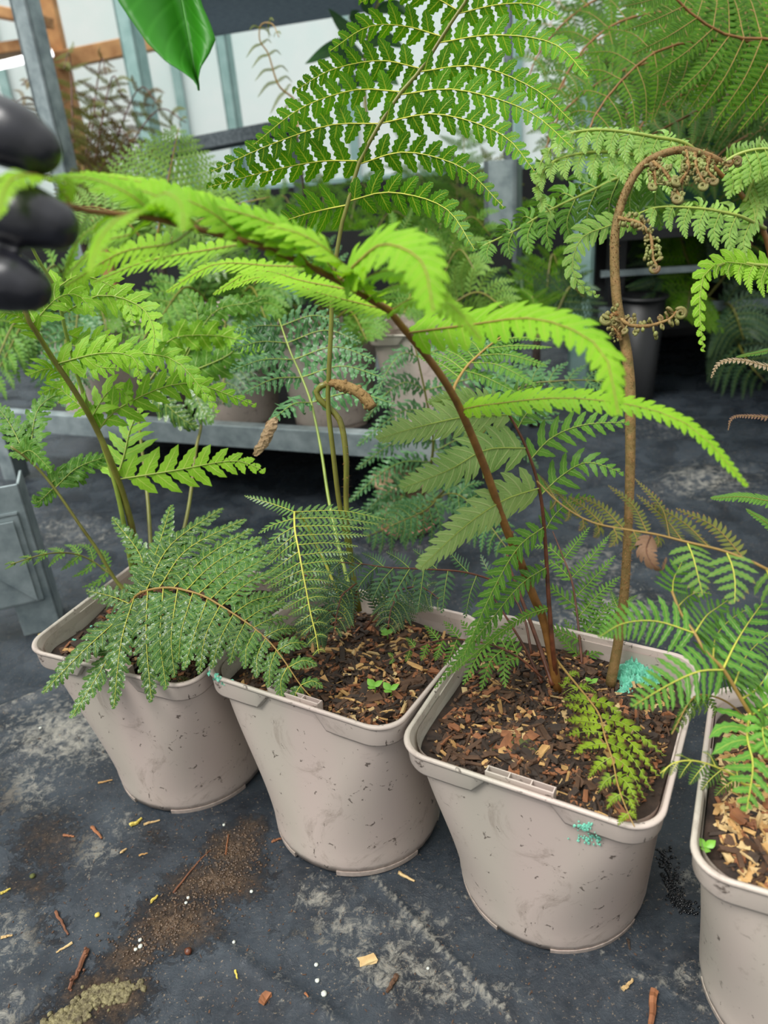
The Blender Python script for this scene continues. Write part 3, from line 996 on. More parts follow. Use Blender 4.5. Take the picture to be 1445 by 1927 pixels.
# ---------------------------------------------------------------- fern in the leftmost pot
B1 = in_pot(0, (0, 0.01, SOIL_Z))
F1 = fern('fern', B1, 'fern with lime upright fronds and one dark arching frond, in the leftmost front pot', GF)
frond(F1, [(300, 1195, None), (262, 1178, .755), (238, 1160, .735), (246, 1135, .725), (261, 1117, .72), (291, 1108, .715), (322, 1106, .71), (353, 1112, .705), (382, 1121, .70),
           (414, 1139, .69), (447, 1160, .68), (478, 1182, .67), (511, 1212, .66), (538, 1248, .65), (566, 1290, .645), (591, 1318, .64)],
      (.0016, .0005), MT['rib_b'],
      [([((246, 1137), [(204, 1121, .02), (162, 1112, .03)], 24), ((256, 1120), [(281, 1036, .05), (223, 944, .09)], 26), ((263, 1113), [(304, 1025, .05), (378, 953, .09)], 28),
         ((291, 1106), [(340, 1030, .05), (453, 973, .09)], 30), ((323, 1103), [(392, 1038, .05), (475, 988, .08)], 28), ((353, 1110), [(405, 1060, .04), (490, 1010, .07)], 27),
         ((382, 1119), [(447, 1066, .04), (515, 1030, .06)], 25), ((411, 1135), [(461, 1087, .03), (525, 1050, .05)], 23), ((437, 1150), [(477, 1124, .02), (530, 1112, .04)], 21),
         ((461, 1169), [(497, 1146, .02), (537, 1135, .03)], 18), ((483, 1184), [(510, 1172, .01), (540, 1168, .02)], 16), ((511, 1212), [(540, 1196, .0), (568, 1196, .01)], 16),
         ((538, 1248), [(566, 1234, .0), (592, 1240, .0)], 15), ((566, 1290), [(588, 1282, .0), (606, 1292, .0)], 12)], 17),
       ([((244, 1150), [(151, 1227, -.03), (82, 1294, -.04)], 25), ((240, 1160), [(196, 1251, -.03), (137, 1347, -.05)], 25), ((261, 1121), [(262, 1205, -.03), (269, 1346, -.05)], 27),
         ((291, 1111), [(286, 1213, -.03), (298, 1315, -.045)], 26), ((324, 1108), [(317, 1205, -.03), (328, 1286, -.04)], 25), ((355, 1114), [(333, 1190, -.025), (330, 1250, -.03)], 23),
         ((387, 1126), [(364, 1191, -.02), (345, 1251, -.03)], 22), ((416, 1142), [(387, 1202, -.02), (376, 1274, -.03)], 22), ((445, 1160), [(420, 1207, -.02), (404, 1255, -.025)], 20),
         ((466, 1176), [(450, 1212, -.02), (444, 1245, -.02)], 18), ((490, 1196), [(472, 1228, -.01), (474, 1265, -.02)], 17), ((511, 1216), [(500, 1251, -.01), (496, 1288, -.015)], 16),
         ((538, 1250), [(524, 1280, -.005), (526, 1312, -.01)], 15), ((566, 1290), [(556, 1308, 0), (560, 1328, 0)], 12)], 16)],
      'crinkle', MT['dark'], MT['rib_y'], wide=1.25)
# the thick lime frond that leans to the left behind the hand
frond(F1, [(262, 1120, .86), (251, 1010, .83), (237, 950, .815), (221, 900, .80), (205, 859, .785), (180, 804, .77), (155, 759, .75), (127, 715, .735), (97, 671, .72), (69, 626, .70), (51, 596, .69), (38, 540, .68), (36, 480, .67)],
      (.0042, .0020), MT['stem_g'],
      [([((222, 903), [(330, 886, .0), (440, 868, -.02), (497, 886, -.03)], 42)], 1),
       ([((222, 898), [(236, 853, .02), (245, 812, .03), (262, 772, .04)], 52)], 1),
       ([((185, 812), [(225, 768, 0.0), (345, 722, -.01), (477, 762, -.02)], 36)], 1),
       ([((105, 684), [(188, 664, -.01), (250, 672, -.02), (262, 720, -.02)], 34)], 1),
       ([((110, 690), [(150, 672, .0), (190, 690, -.01), (222, 692, -.02)], 30)], 1),
       ([((130, 722), [(110, 700, 0), (85, 695, -.01), (54, 706, -.02)], 30)], 1),
       ([((165, 775), [(130, 745, 0.01), (105, 728, .01), (75, 740, .0)], 28)], 1),
       ([((75, 640), [(50, 610, -.01), (20, 590, -.02), (-20, 590, -.03)], 26)], 1),
       ([((60, 612), [(110, 560, .02), (150, 555, .03), (180, 590, .03)], 34)], 1),
       ([((170, 790), [(200, 742, .01), (225, 735, .01), (245, 760, .0)], 30)], 1)],
      'lime', MT['lime'], MT['rib_g'], nrm=CAMN, wide=1.25)
# second pale stem with the curled young fronds
frond(F1, [(250, 1080, .84), (215, 905, .80), (150, 720, .76), (129, 645, .74), (120, 610, .73), (105, 545, .72), (70, 485, .70), (40, 420, .68)], (.0028, .0014), MT['stem_l'],
      [([((118, 590), [(190, 555, .02), (262, 575, .02), (288, 620, .0), (284, 668, -.02)], 36)], 1),
       ([((129, 648), [(200, 660, .0), (275, 664, -.01), (345, 684, -.02), (421, 778, -.03)], 34)], 1),
       ([((105, 545), [(150, 520, .02), (210, 540, .03), (240, 575, .03), (250, 610, .02)], 34)], 1),
       ([((124, 630), [(160, 640, .01), (190, 635, .01), (207, 640, 0), (205, 655, 0)], 24)], 1)],
      'lime', MT['lime'], MT['rib_g'], nrm=CAMN, wide=1.25)
# lower left darker frond
frond(F1, [(272, 1150, .82), (223, 1099, .82), (182, 1033, .81), (151, 989, .80), (101, 917, .79), (60, 870, .78), (20, 840, .77)], (.0022, .0012), MT['stem_g'],
      [([((101, 920), [(145, 880, .01), (205, 858, .02)], 30)], 1),
       ([((95, 910), [(120, 895, .01), (160, 905, .02)], 28)], 1),
       ([((55, 866), [(70, 770, .02), (120, 730, .03)], 34)], 1),
       ([((50, 862), [(20, 800, .01), (-10, 760, .02)], 32)], 1),
       ([((40, 855), [(60, 850, -.02), (95, 885, -.03)], 28)], 1),
       ([((101, 917), [(70, 945, .0), (60, 935, .0)], 18)], 1)],
      'crinkle', MT['mid'], MT['rib_g'], nrm=CAMN)
frond(F1, [(268, 1140, .83), (200, 1075, .84), (150, 1045, .83), (90, 1042, .80), (20, 1062, .77)], (.0012, .0006), MT['stem_g'],
      [([((200, 1075), [(185, 1095, -.01), (155, 1105, -.02)], 12), ((120, 1042), [(105, 1052, -.01), (92, 1068, -.02)], 10), ((30, 1060), [(20, 1066, 0), (10, 1072, 0)], 5)], 7),
       ([((200, 1075), [(195, 1040, .02), (170, 1030, .03)], 12), ((120, 1042), [(105, 1036, .01), (90, 1034, .02)], 9), ((30, 1060), [(18, 1060, 0), (8, 1064, 0)], 5)], 7)],
      'coarse', MT['mid'], MT['rib_g'])

# ---------------------------------------------------------------- fern in the second pot
B2 = in_pot(1, (0.0, 0.03, SOIL_Z))
F2 = fern('fern', B2, 'tall fern with one upright sharp-toothed frond and a fuzzy curled shoot, second pot', GF)
frond(F2, [(676, 1150, .745), (660, 1054, .735), (649, 1000, .725), (637, 940, .715), (626, 846, .70), (617, 763, .69), (619, 694, .68), (623, 611, .67), (626, 530, .66), (642, 426, .65), (653, 387, .645),
           (673, 313, .64), (693, 271, .635), (715, 232, .632), (754, 174, .628), (794, 128, .624), (831, 70, .62), (861, 24, .615), (877, 0, .612), (905, -60, .605), (930, -130, .6), (950, -200, .595)],
      (.0028, .0012), MT['stem_g'],
      [([((647, 387), [(606, 395, .0), (565, 405, -.01), (518, 420, -.02)], 42), ((679, 302), [(600, 303, .0), (500, 322, -.01), (380, 354, -.03)], 36), ((713, 233), [(620, 236, .0), (510, 272, -.02), (400, 322, -.04)], 33),
         ((754, 174), [(665, 170, .0), (560, 205, -.02), (466, 277, -.04)], 32), ((794, 128), [(715, 112, .0), (620, 130, -.01), (548, 172, -.03)], 32), ((831, 68), [(760, 48, 0), (690, 50, -.01), (620, 95, -.02)], 32),
         ((863, 20), [(810, -8, 0), (740, -20, -.01), (680, 5, -.02)], 30), ((890, -30), [(840, -60, 0), (780, -70, -.01), (730, -50, -.02)], 28), ((930, -130), [(900, -150, 0), (860, -160, 0), (830, -140, -.01)], 20)], 9),
       ([((661, 384), [(739, 367, -.0), (840, 395, -.02), (897, 474, -.04)], 34), ((684, 312), [(775, 288, 0), (885, 318, -.02), (966, 395, -.04)], 33), ((719, 235), [(830, 216, 0), (955, 255, -.02), (1021, 328, -.05)], 33),
         ((756, 180), [(860, 170, 0), (990, 208, -.02), (1077, 279, -.05)], 32), ((793, 136), [(905, 125, 0), (1020, 170, -.02), (1094, 236, -.05)], 32), ((829, 82), [(930, 67, 0), (1040, 82, -.02), (1106, 145, -.05)], 32),
         ((863, 28), [(940, 10, 0), (1010, 8, -.01), (1064, 32, -.03)], 30), ((890, -30), [(950, -60, 0), (1010, -60, -.01), (1050, -30, -.02)], 28), ((930, -130), [(960, -150, 0), (1000, -150, 0), (1020, -130, -.01)], 20)], 9)],
      'tall', MT['tall'], MT['rib_y'], nrm=np.array([0, -.98, -.1]), wide=1.22)
# fuzzy crozier
st_, C_ = stem_only(F2, [(672, 1148, .75), (662, 1060, .735), (654, 990, .72), (651, 940, .715), (651, 860, .70), (642, 799, .695), (626, 774, .695), (604, 755, .69), (595, 741, .69), (600, 729, .688), (616, 722, .685)],
                    (.0028, .0026, .0026, .0028, .003), MT['stem_g'], 'shoot')
hairs(st_, B2, C_[14:], .0026, 160, .003, MT['fuzz'])
R = [at(*p) for p in [(612, 723, .686), (628, 721, .684), (659, 730, .68), (684, 746, .678), (701, 768, .677)]]
C_ = crom(np.array(R), 24)
V, fs = tube_vf(C_, np.interp(np.linspace(0, 1, 24), [0, .3, .8, 1], [.0032, .0046, .0052, .0046]), 9)
cz = build('crozier', V - B2, fs, F2, [MT['curl']])
cz['label'] = 'fuzzy tan curled shoot tip'
mb = MB()
for q in range(34):
    f = random.uniform(.1, 1)
    c = C_[int(f * 23)] + unit(RNG.normal(size=3) + [0, -.5, -.6]) * .0042
    mb.add(*blob_vf(c - B2, random.uniform(.0014, .0024), 1.2, 4, 6))
mb.done('bud', cz, [MT['curl']], smooth=True)['kind'] = 'stuff'
hairs(cz, B2, C_, .005, 260, .0026, MT['fuzz'])
# crinkled blue-green frond leaning back, with one dead tip
frond(F2, [(668, 1140, .78), (640, 1040, .80), (619, 943, .82), (604, 846, .845), (590, 777, .86), (581, 744, .865), (563, 699, .875), (548, 666, .88), (535, 630, .89), (525, 600, .90)], (.0022, .001), MT['stem_l'],
      [([((583, 757), [(550, 760, -.02), (512, 790, -.05)], 34), ((563, 694), [(504, 697, -.02), (443, 722, -.05)], 34), ((543, 655), [(490, 652, -.02), (435, 668, -.04)], 32), ((530, 612), [(480, 612, -.02), (440, 625, -.03)], 28)], 5),
       ([((587, 757), [(665, 738, .0), (744, 760, -.03)], 36), ((565, 694), [(640, 672, .0), (718, 694, -.03)], 36), ((545, 655), [(620, 630, .0), (690, 655, -.02)], 32), ((530, 612), [(590, 592, .0), (640, 605, -.02)], 28)], 5)],
      'frilly', MT['teal'], MT['rib_g'], nrm=np.array([0, -.8, .5]))
Cd = crom(np.array([at(*p) for p in [(519, 788, .815), (512, 800, .81), (500, 825, .805), (486, 848, .80), (478, 856, .80)]]), 20)
V, fs = tube_vf(Cd, .0058 * np.interp(np.linspace(0, 1, 20), [0, .2, .5, .85, 1], [.35, 1.1, 1.0, .8, .25]), 14)
V = V + RNG.normal(0, .0007, V.shape)
o = build('dead_tip', V - B2, fs, F2, [MT['paper']], smooth=False)
o['label'] = 'shrivelled pale brown dead leaf tip'
# dark drooping frond in the middle
frond(F2, [(655, 1165, .745), (612, 1060, .75), (575, 985, .735), (556, 963, .715), (554, 975, .70), (555, 999, .69), (562, 1035, .68), (569, 1074, .67), (577, 1115, .662), (585, 1157, .655), (594, 1193, .65), (600, 1230, .647)],
      (.0016, .0005), MT['rib_y'],
      [([((552, 964), [(511, 949, .02), (455, 933, .03)], 18), ((554, 982), [(511, 1005, .0), (495, 1033, -.01)], 17), ((555, 1000), [(533, 1018, 0), (505, 1042, -.01)], 17), ((557, 1021), [(530, 1041, -.0), (502, 1067, -.01)], 17),
         ((563, 1047), [(533, 1068, 0), (500, 1090, -.01)], 17), ((567, 1071), [(538, 1085, 0), (500, 1106, -.01)], 16), ((571, 1092), [(544, 1107, 0), (514, 1127, -.01)], 15), ((577, 1115), [(555, 1126, 0), (531, 1141, -.01)], 14),
         ((581, 1135), [(563, 1146, 0), (544, 1156, -.01)], 13), ((587, 1160), [(573, 1170, 0), (560, 1180, 0)], 11), ((593, 1190), [(582, 1199, 0), (574, 1208, 0)], 9), ((599, 1222), [(593, 1228, 0), (588, 1234, 0)], 6)], 16),
       ([((558, 963), [(649, 961, .0), (735, 978, -.02)], 22), ((555, 980), [(621, 980, 0), (695, 988, -.01)], 17), ((556, 1004), [(621, 1001, 0), (691, 1003, -.01)], 16), ((562, 1031), [(616, 1027, 0), (671, 1034, -.01)], 15),
         ((566, 1056), [(608, 1049, 0), (650, 1045, -.01)], 14), ((570, 1078), [(594, 1076, 0), (628, 1079, -.01)], 13), ((574, 1099), [(594, 1098, 0), (618, 1102, 0)], 12), ((579, 1121), [(597, 1117, 0), (616, 1119, 0)], 11),
         ((585, 1155), [(599, 1151, 0), (615, 1154, 0)], 11), ((592, 1185), [(604, 1183, 0), (616, 1188, 0)], 9), ((599, 1222), [(606, 1222, 0), (612, 1226, 0)], 6)], 15)],
      'comb', MT['dark'], MT['rib_y'])
# dark undergrowth low in the second pot
for rr_, ps in (([(665, 1180, .74), (668, 1130, .73), (672, 1100, .72), (655, 1110, .70), (641, 1126, .69), (628, 1186, .675)], 14),
                ([(685, 1185, .745), (720, 1140, .74), (745, 1120, .73), (735, 1150, .71), (730, 1180, .70)], 13),
                ([(650, 1190, .74), (620, 1150, .73), (600, 1160, .71), (575, 1200, .69)], 13),
                ([(690, 1180, .76), (735, 1120, .77), (790, 1105, .76), (830, 1130, .74)], 13),
                ([(660, 1170, .77), (630, 1110, .80), (560, 1080, .80), (510, 1100, .78)], 14),
                ([(655, 1165, .78), (600, 1090, .82), (500, 1040, .84), (420, 1060, .83)], 15)):
    Rp = crom(depth_fix(rr_), 30)
    k1, k2 = [], []
    for q in np.linspace(.3, .97, 7):
        b = Rp[int(q * 29)]
        tg = Rp[min(29, int(q * 29) + 1)] - Rp[max(0, int(q * 29) - 1)]
        tg = tg[:2] / (np.hypot(*tg[:2]) + 1e-6)
        nn_ = np.array([-tg[1], tg[0]])
        ln_ = 75 * (1 - q) ** .6 + 10
        for kk, sg in ((k1, 1), (k2, -1)):
            m1 = b[:2] + (nn_ * sg * .8 + tg * .4) * ln_ * .5
            m2 = b[:2] + (nn_ * sg * .8 + tg * .6) * ln_ + [0, ln_ * .2]
            kk.append(((b[0], b[1]), [(m1[0], m1[1], .0), (m2[0], m2[1], -.01)], ps * (1 - .4 * q)))
    frond(F2, rr_, (.0013, .0005), MT['stem_d'], [(k1, 10), (k2, 10)], 'comb', MT['deep'], MT['rib_g'])

# ---------------------------------------------------------------- fern in the third pot (mint splash)
B3 = in_pot(2, (0.0, 0.02, SOIL_Z))
F3 = fern('fern', B3, 'fern with brown diagonal stem held by the gloved fingers, in the mint-splashed pot', GF)
UPV = np.array([0, -.25, .97])
frond(F3, [(1050, 1300, None), (1026, 1178, .64), (1001, 1117, .625), (979, 1056, .61), (954, 1000, .595), (915, 888, .56), (886, 816, .54), (860, 758, .52), (840, 723, .51), (816, 688, .495), (784, 647, .48), (764, 627, .47), (735, 586, .455),
           (689, 559, .44), (649, 533, .43), (616, 518, .42), (550, 486, .405), (476, 458, .39), (422, 444, .38), (353, 426, .365), (296, 412, .35), (206, 401, .335), (138, 392, .32), (85, 372, .31), (40, 350, .30)],
      (.0042, .0012), MT['stem_b'],
      [([((639, 528), [(676, 490, -.03), (722, 460, -.06), (790, 492, -.09), (812, 585, -.11)], 62)], 1),
       ([((764, 627), [(880, 612, -.03), (1010, 600, -.07), (1130, 655, -.10), (1165, 780, -.12)], 50)], 1),
       ([((866, 768), [(930, 757, -.02), (1092, 746, -.05), (1290, 788, -.08), (1423, 918, -.10)], 26)], 1),
       ([((353, 426), [(290, 400, -.02), (235, 404, -.05), (188, 451, -.07), (170, 514, -.08)], 34)], 1),
       ([((330, 420), [(290, 385, -.02), (310, 362, -.045), (343, 385, -.06), (346, 435, -.065)], 34)], 1),
       ([((138, 392), [(105, 345, -.01), (60, 328, -.03), (15, 345, -.04), (-4, 410, -.05)], 34)], 1)],
      'glow', MT['limeglow'], MT['rib_b'], nrm=np.array([0, -.7, .7]), wide=1.2, label='long brown stem with lime leaflets reaching the gloved fingers')
frond(F3, [(764, 627, .472), (735, 586, .457), (689, 559, .442), (649, 533, .432), (616, 518, .422), (550, 486, .407), (476, 458, .392), (422, 444, .382), (353, 426, .367), (296, 412, .352), (206, 401, .337), (138, 392, .322)],
      (.0012, .0006), MT['stem_b'],
      [([((735, 586), [(600, 552, .06), (500, 520, .09), (415, 545, .11)], 34), ((640, 530), [(560, 520, .05), (470, 505, .08), (390, 560, .09)], 42), ((476, 458), [(404, 469, .04), (267, 494, .07), (165, 535, .08)], 48),
         ((307, 416), [(274, 455, .03), (202, 469, .05), (102, 542, .07)], 46), ((206, 401), [(190, 420, .03), (150, 450, .05), (120, 520, .06)], 34)], 7),
       ([((700, 565), [(640, 490, -.05), (560, 440, -.06), (470, 428, -.06)], 46), ((616, 518), [(540, 440, -.03), (400, 390, -.04), (230, 360, -.04)], 44), ((550, 486), [(440, 410, -.02), (300, 355, -.02), (170, 332, -.02)], 40),
         ((422, 444), [(360, 390, -.02), (280, 360, -.02), (190, 365, -.01)], 34), ((296, 412), [(250, 370, -.01), (180, 340, -.01), (110, 335, -.01)], 30)], 7),
       ([((735, 586), [(790, 560, -.04), (860, 590, -.07), (905, 640, -.08)], 34), ((660, 540), [(720, 510, -.04), (790, 520, -.08), (850, 560, -.09)], 40)], 3)],
      'glow', MT['limeglow'], MT['rib_b'], nrm=np.array([0, -.6, .8]), name='leaflet_spray', wide=1.15)
# fan of small leaflets from the same stem
frond(F3, [(852, 745, .518), (857, 723, .525), (877, 691, .535), (900, 668, .54), (921, 650, .545), (945, 632, .55)], (.0012, .0006), MT['rib_b'],
      [([((874, 698), [(915, 711, 0), (980, 744, -.01)], 22), ((888, 678), [(947, 679, 0), (1021, 718, -.02)], 21), ((908, 661), [(962, 656, 0), (1036, 658, -.02)], 17), ((930, 643), [(975, 635, 0), (1040, 640, -.02)], 14)], 5),
       ([((863, 710), [(828, 685, .01), (790, 672, .02)], 17), ((882, 686), [(860, 668, .01), (822, 652, .02)], 16), ((905, 664), [(890, 645, .01), (860, 632, .02)], 14)], 5)],
      'round', MT['mid'], MT['rib_g'])
# thin red-brown stem with broad leaflets
RB = [(1049, 1298, None), (1040, 1217, .64), (1033, 1134, .628), (1028, 1051, .618), (1023, 981, .608), (1017, 932, .60), (1008, 894, .595), (991, 845, .588), (973, 807, .582), (956, 778, .578), (940, 755, .575)]
frond(F3, RB,
      (.0024, .0009), MT['stem_d'],
      [([((1012, 919), [(947, 941, -.02), (874, 990, -.03), (793, 1066, -.05)], 46), ((990, 843), [(915, 846, -.01), (845, 884, -.03), (758, 918, -.05)], 44), ((958, 781), [(880, 784, .0), (787, 804, -.01), (713, 826, -.03)], 42),
         ((945, 762), [(900, 755, .01), (850, 750, .01), (800, 758, .0)], 26)], 4)],
      'lobed', MT['under'], MT['rib_g'], nrm=CAMN, wide=1.15)
frond(F3, RB, (.0012, .0006), MT['stem_d'],
      [([((1028, 1143), [(981, 1159, -.01), (926, 1197, -.02), (829, 1277, -.03)], 12), ((1029, 1067), [(981, 1098, -.02), (925, 1165, -.03), (820, 1293, -.04)], 24), ((1024, 992), [(975, 1030, -.02), (925, 1115, -.03), (869, 1240, -.04)], 32)], 3)],
      'lime', MT['mid'], MT['rib_g'], nrm=CAMN, name='leaflet_spray')
frond(F3, RB, (.0012, .0006), MT['stem_d'],
      [([((1030, 1000), [(1050, 968, .01), (1080, 945, .02), (1120, 935, .02)], 26), ((1018, 932), [(1060, 893, .0), (1110, 868, -.01), (1177, 888, -.02)], 36), ((1001, 862), [(1040, 822, .0), (1100, 798, -.01), (1182, 793, -.02)], 36),
         ((975, 808), [(995, 776, 0), (1030, 757, 0), (1080, 752, -.01)], 28), ((948, 766), [(965, 745, 0), (990, 730, 0), (1020, 722, 0)], 22)], 5)],
      'comb', MT['mid'], MT['rib_g'], nrm=CAMN, wide=1.15, name='leaflet_spray')
# horizontal dark frond with hanging leaflets, left of the stems
frond(F3, [(1000, 1230, .66), (985, 1160, .675), (950, 1105, .69), (880, 1078, .69), (800, 1071, .685), (730, 1068, .68), (677, 1061, .675), (619, 1057, .67)], (.0012, .0005), MT['stem_d'],
      [([((940, 1098), [(925, 1130, -.01), (915, 1170, -.02)], 19), ((880, 1078), [(868, 1115, -.01), (860, 1160, -.02)], 20), ((804, 1071), [(804, 1106, -.01), (802, 1155, -.02)], 21), ((771, 1070), [(752, 1101, -.01), (729, 1143, -.02)], 21),
         ((729, 1068), [(705, 1093, -.01), (688, 1127, -.02)], 20), ((690, 1063), [(672, 1078, -.01), (653, 1096, -.02)], 16), ((640, 1059), [(628, 1070, -.01), (617, 1082, -.01)], 11)], 9),
       ([((940, 1098), [(920, 1075, .02), (905, 1045, .03)], 18), ((804, 1071), [(780, 1050, .02), (755, 1035, .04)], 19), ((690, 1063), [(670, 1048, .02), (650, 1040, .03)], 14), ((640, 1059), [(628, 1052, .01), (615, 1048, .02)], 10)], 8)],
      'comb', MT['deep'], MT['rib_g'], nrm=CAMN)
# low front frond over the left rim
frond(F3, [(1020, 1275, .645), (980, 1240, .645), (930, 1215, .645), (880, 1205, .64), (840, 1203, .635), (790, 1215, .63), (722, 1246, .625)], (.001, .0004), MT['stem_d'],
      [([((975, 1238), [(950, 1250, -.01), (951, 1293, -.02)], 20), ((930, 1215), [(905, 1245, -.01), (880, 1300, -.02)], 20), ((880, 1205), [(868, 1235, -.01), (850, 1262, -.015)], 17), ((840, 1203), [(832, 1225, -.0), (825, 1244, -.01)], 14),
         ((790, 1215), [(787, 1230, 0), (782, 1243, 0)], 10), ((740, 1238), [(737, 1245, 0), (733, 1250, 0)], 6)], 9),
       ([((975, 1238), [(960, 1200, .01), (955, 1180, .02)], 19), ((930, 1215), [(905, 1190, .01), (890, 1170, .02)], 17), ((840, 1203), [(825, 1185, .01), (810, 1172, .01)], 14), ((740, 1238), [(735, 1232, 0), (730, 1230, 0)], 6)], 8)],
      'comb', MT['mid'], MT['rib_g'])
# small fronds at the back of the same pot
frond(F3, [(1095, 1250, .68), (1085, 1150, .71), (1075, 1090, .72), (1060, 1050, .73), (1040, 1000, .74)], (.0014, .0006), MT['stem_d'],
      [([((1093, 1205), [(1040, 1180, .0), (1035, 1160, -.02)], 18), ((1078, 1110), [(1050, 1080, .01), (1020, 1070, .02)], 20), ((1062, 1058), [(1030, 1030, .01), (1000, 1030, .02)], 16)], 4),
       ([((1093, 1205), [(1140, 1150, .03), (1180, 1120, .05)], 22), ((1085, 1150), [(1120, 1110, .03), (1165, 1070, .05)], 22), ((1078, 1100), [(1110, 1070, .03), (1155, 1015, .05)], 20), ((1060, 1052), [(1085, 1020, .02), (1110, 990, .03)], 16)], 5)],
      'comb', MT['mid'], MT['rib_g'])
frond(F3, [(1075, 1270, .68), (1110, 1215, .70), (1145, 1170, .72), (1170, 1140, .73)], (.001, .0005), MT['stem_d'],
      [([((1095, 1240), [(1060, 1205, .0), (1045, 1190, .0)], 14), ((1130, 1190), [(1105, 1160, .01), (1090, 1130, .02)], 16), ((1165, 1148), [(1155, 1125, .01), (1150, 1110, .02)], 10)], 6),
       ([((1095, 1240), [(1130, 1225, .0), (1150, 1215, .0)], 14), ((1130, 1190), [(1165, 1165, .01), (1195, 1160, .02)], 16), ((1165, 1148), [(1185, 1130, .01), (1200, 1120, .02)], 10)], 6)],
      'comb', MT['mid'], MT['rib_g'])
for pts, rr in (([(1040, 1290, .655), (1005, 1190, .67), (975, 1110, .68), (955, 1050, .69), (965, 1000, .70)], .0022), ([(1020, 1285, .66), (985, 1215, .67), (945, 1150, .68), (925, 1120, .69)], .0015)):
    stem_only(F3, pts, (rr, rr * .5), MT['stem_d'])
# fuzzy crozier stem on the right
cr_pts = [(1148, 1290, None), (1163, 1210, .655), (1175, 1112, .645), (1180, 1028, .635), (1184, 944, .627), (1186, 860, .62), (1186, 786, .614), (1185, 725, .61), (1179, 663, .606), (1170, 617, .603), (1160, 559, .60), (1156, 465, .595),
          (1164, 401, .592), (1187, 341, .59), (1213, 307, .588), (1251, 288, .585), (1292, 282, .583), (1334, 294, .582), (1356, 305, .582)]
st_, C_ = stem_only(F3, cr_pts, (.0046, .004, .0036, .0036, .0042, .0045, .004, .0026), MT['stem_h'], 'crozier_stem', 9, 70)
st_['label'] = 'hairy upright stem bent over at the top'
hairs(st_, B3, C_, .0042, 2600, .0026, MT['fuzz'])
def coil_shoot(pts, r0, r1, beads, br, m1=MT['curl'], m2=MT['bead'], both=True):
    o, C = stem_only(F3, pts, (r0, r1), m1, 'coiled_shoot', 7, 26)
    mb = MB()
    T = unit(np.gradient(C, axis=0))
    for q in range(beads):
        f = (q + .5) / beads
        i_ = int(f * 25)
        for sg in ((1, -1) if both else (1,)):
            sd_ = unit(np.cross(T[i_], -FWD)) * sg
            c = C[i_] + sd_ * (r0 + br * random.uniform(.5, 1.3))
            c = c + unit(RNG.normal(size=3)) * br * .5
            if random.random() < .45:
                mb.add(*coil_vf(c - B3, br * random.uniform(.7, 1.1), sd_, unit(T[i_] + RNG.normal(0, .5, 3)), 1.2, .5))
            else:
                for z_ in range(3):
                    mb.add(*blob_vf(c - B3 + RNG.normal(0, br * .5, 3), br * random.uniform(.4, .75), 1.3, 4, 6))
            mb.tube(np.array([C[i_], c]) - B3, br * .35, 5)
    mb.add(*coil_vf(C[-1] - B3 + unit(np.cross(T[-1], -FWD)) * br * 1.2, br * 1.5, unit(np.cross(T[-1], FWD)), T[-1], 1.5, .45))
    mb.done('coil', o, [m2], smooth=True)
    hairs(o, B3, C, r0, 120, .002, MT['fuzz'])
for pts, bd, br in (([(1228, 305, .583), (1252, 325, .578), (1268, 352, .575), (1280, 372, .573)], 8, .0024), ([(1226, 306, .586), (1232, 330, .58), (1233, 352, .577)], 5, .002),
                    ([(1290, 284, .582), (1294, 318, .576), (1277, 346, .572)], 6, .0022), ([(1306, 286, .582), (1312, 322, .576), (1328, 348, .573)], 6, .0022),
                    ([(1334, 296, .581), (1330, 320, .576), (1347, 338, .574)], 5, .002), ([(1352, 303, .582), (1372, 312, .58), (1382, 300, .578)], 3, .002),
                    ([(1163, 410, .59), (1202, 420, .584), (1224, 446, .58), (1228, 484, .577), (1237, 502, .576)], 12, .0024),
                    ([(1167, 600, .60), (1187, 612, .596), (1221, 613, .592), (1258, 601, .59), (1274, 585, .588)], 8, .0028),
                    ([(1163, 590, .60), (1152, 592, .597), (1145, 605, .596)], 4, .0026), ([(1168, 640, .60), (1160, 625, .598), (1150, 612, .597)], 3, .0022)):
    coil_shoot(pts, .0018, .001, bd, br)
# dying frond lying across the soil and the front rim
frond(F3, [(1046, 1240, .655), (1060, 1258, .635), (1096, 1302, .605), (1127, 1344, .58), (1138, 1386, .558), (1152, 1428, .54), (1163, 1479, .518), (1180, 1526, .502), (1194, 1556, .494)], (.0011, .0004), MT['rib_b'],
      [([((1070, 1270), [(1062, 1290, 0), (1050, 1285, 0)], 8), ((1096, 1302), [(1075, 1300, 0), (1060, 1315, -.005)], 13), ((1128, 1346), [(1096, 1333, 0), (1057, 1322, -.01)], 15), ((1134, 1367), [(1102, 1364, 0), (1066, 1364, -.01)], 17),
         ((1139, 1392), [(1108, 1392, 0), (1071, 1405, -.01)], 17), ((1152, 1428), [(1130, 1445, 0), (1112, 1470, -.01)], 16), ((1163, 1479), [(1145, 1490, 0), (1135, 1510, 0)], 13), ((1183, 1530), [(1172, 1540, 0), (1165, 1553, 0)], 8)], 11),
       ([((1070, 1270), [(1085, 1265, 0), (1090, 1275, 0)], 8), ((1100, 1306), [(1120, 1305, 0), (1140, 1320, -.005)], 13), ((1130, 1350), [(1180, 1365, 0), (1252, 1422, -.02)], 18), ((1139, 1384), [(1186, 1409, 0), (1234, 1478, -.02)], 18),
         ((1150, 1420), [(1182, 1445, -.005), (1212, 1500, -.015)], 17), ((1163, 1475), [(1182, 1490, -.0), (1200, 1525, -.01)], 14), ((1183, 1530), [(1193, 1532, 0), (1200, 1545, 0)], 8)], 10)],
      'coarse', MT['dying'], MT['rib_g'], wide=1.25, label='yellowing frond with brown edges lying over the rim')

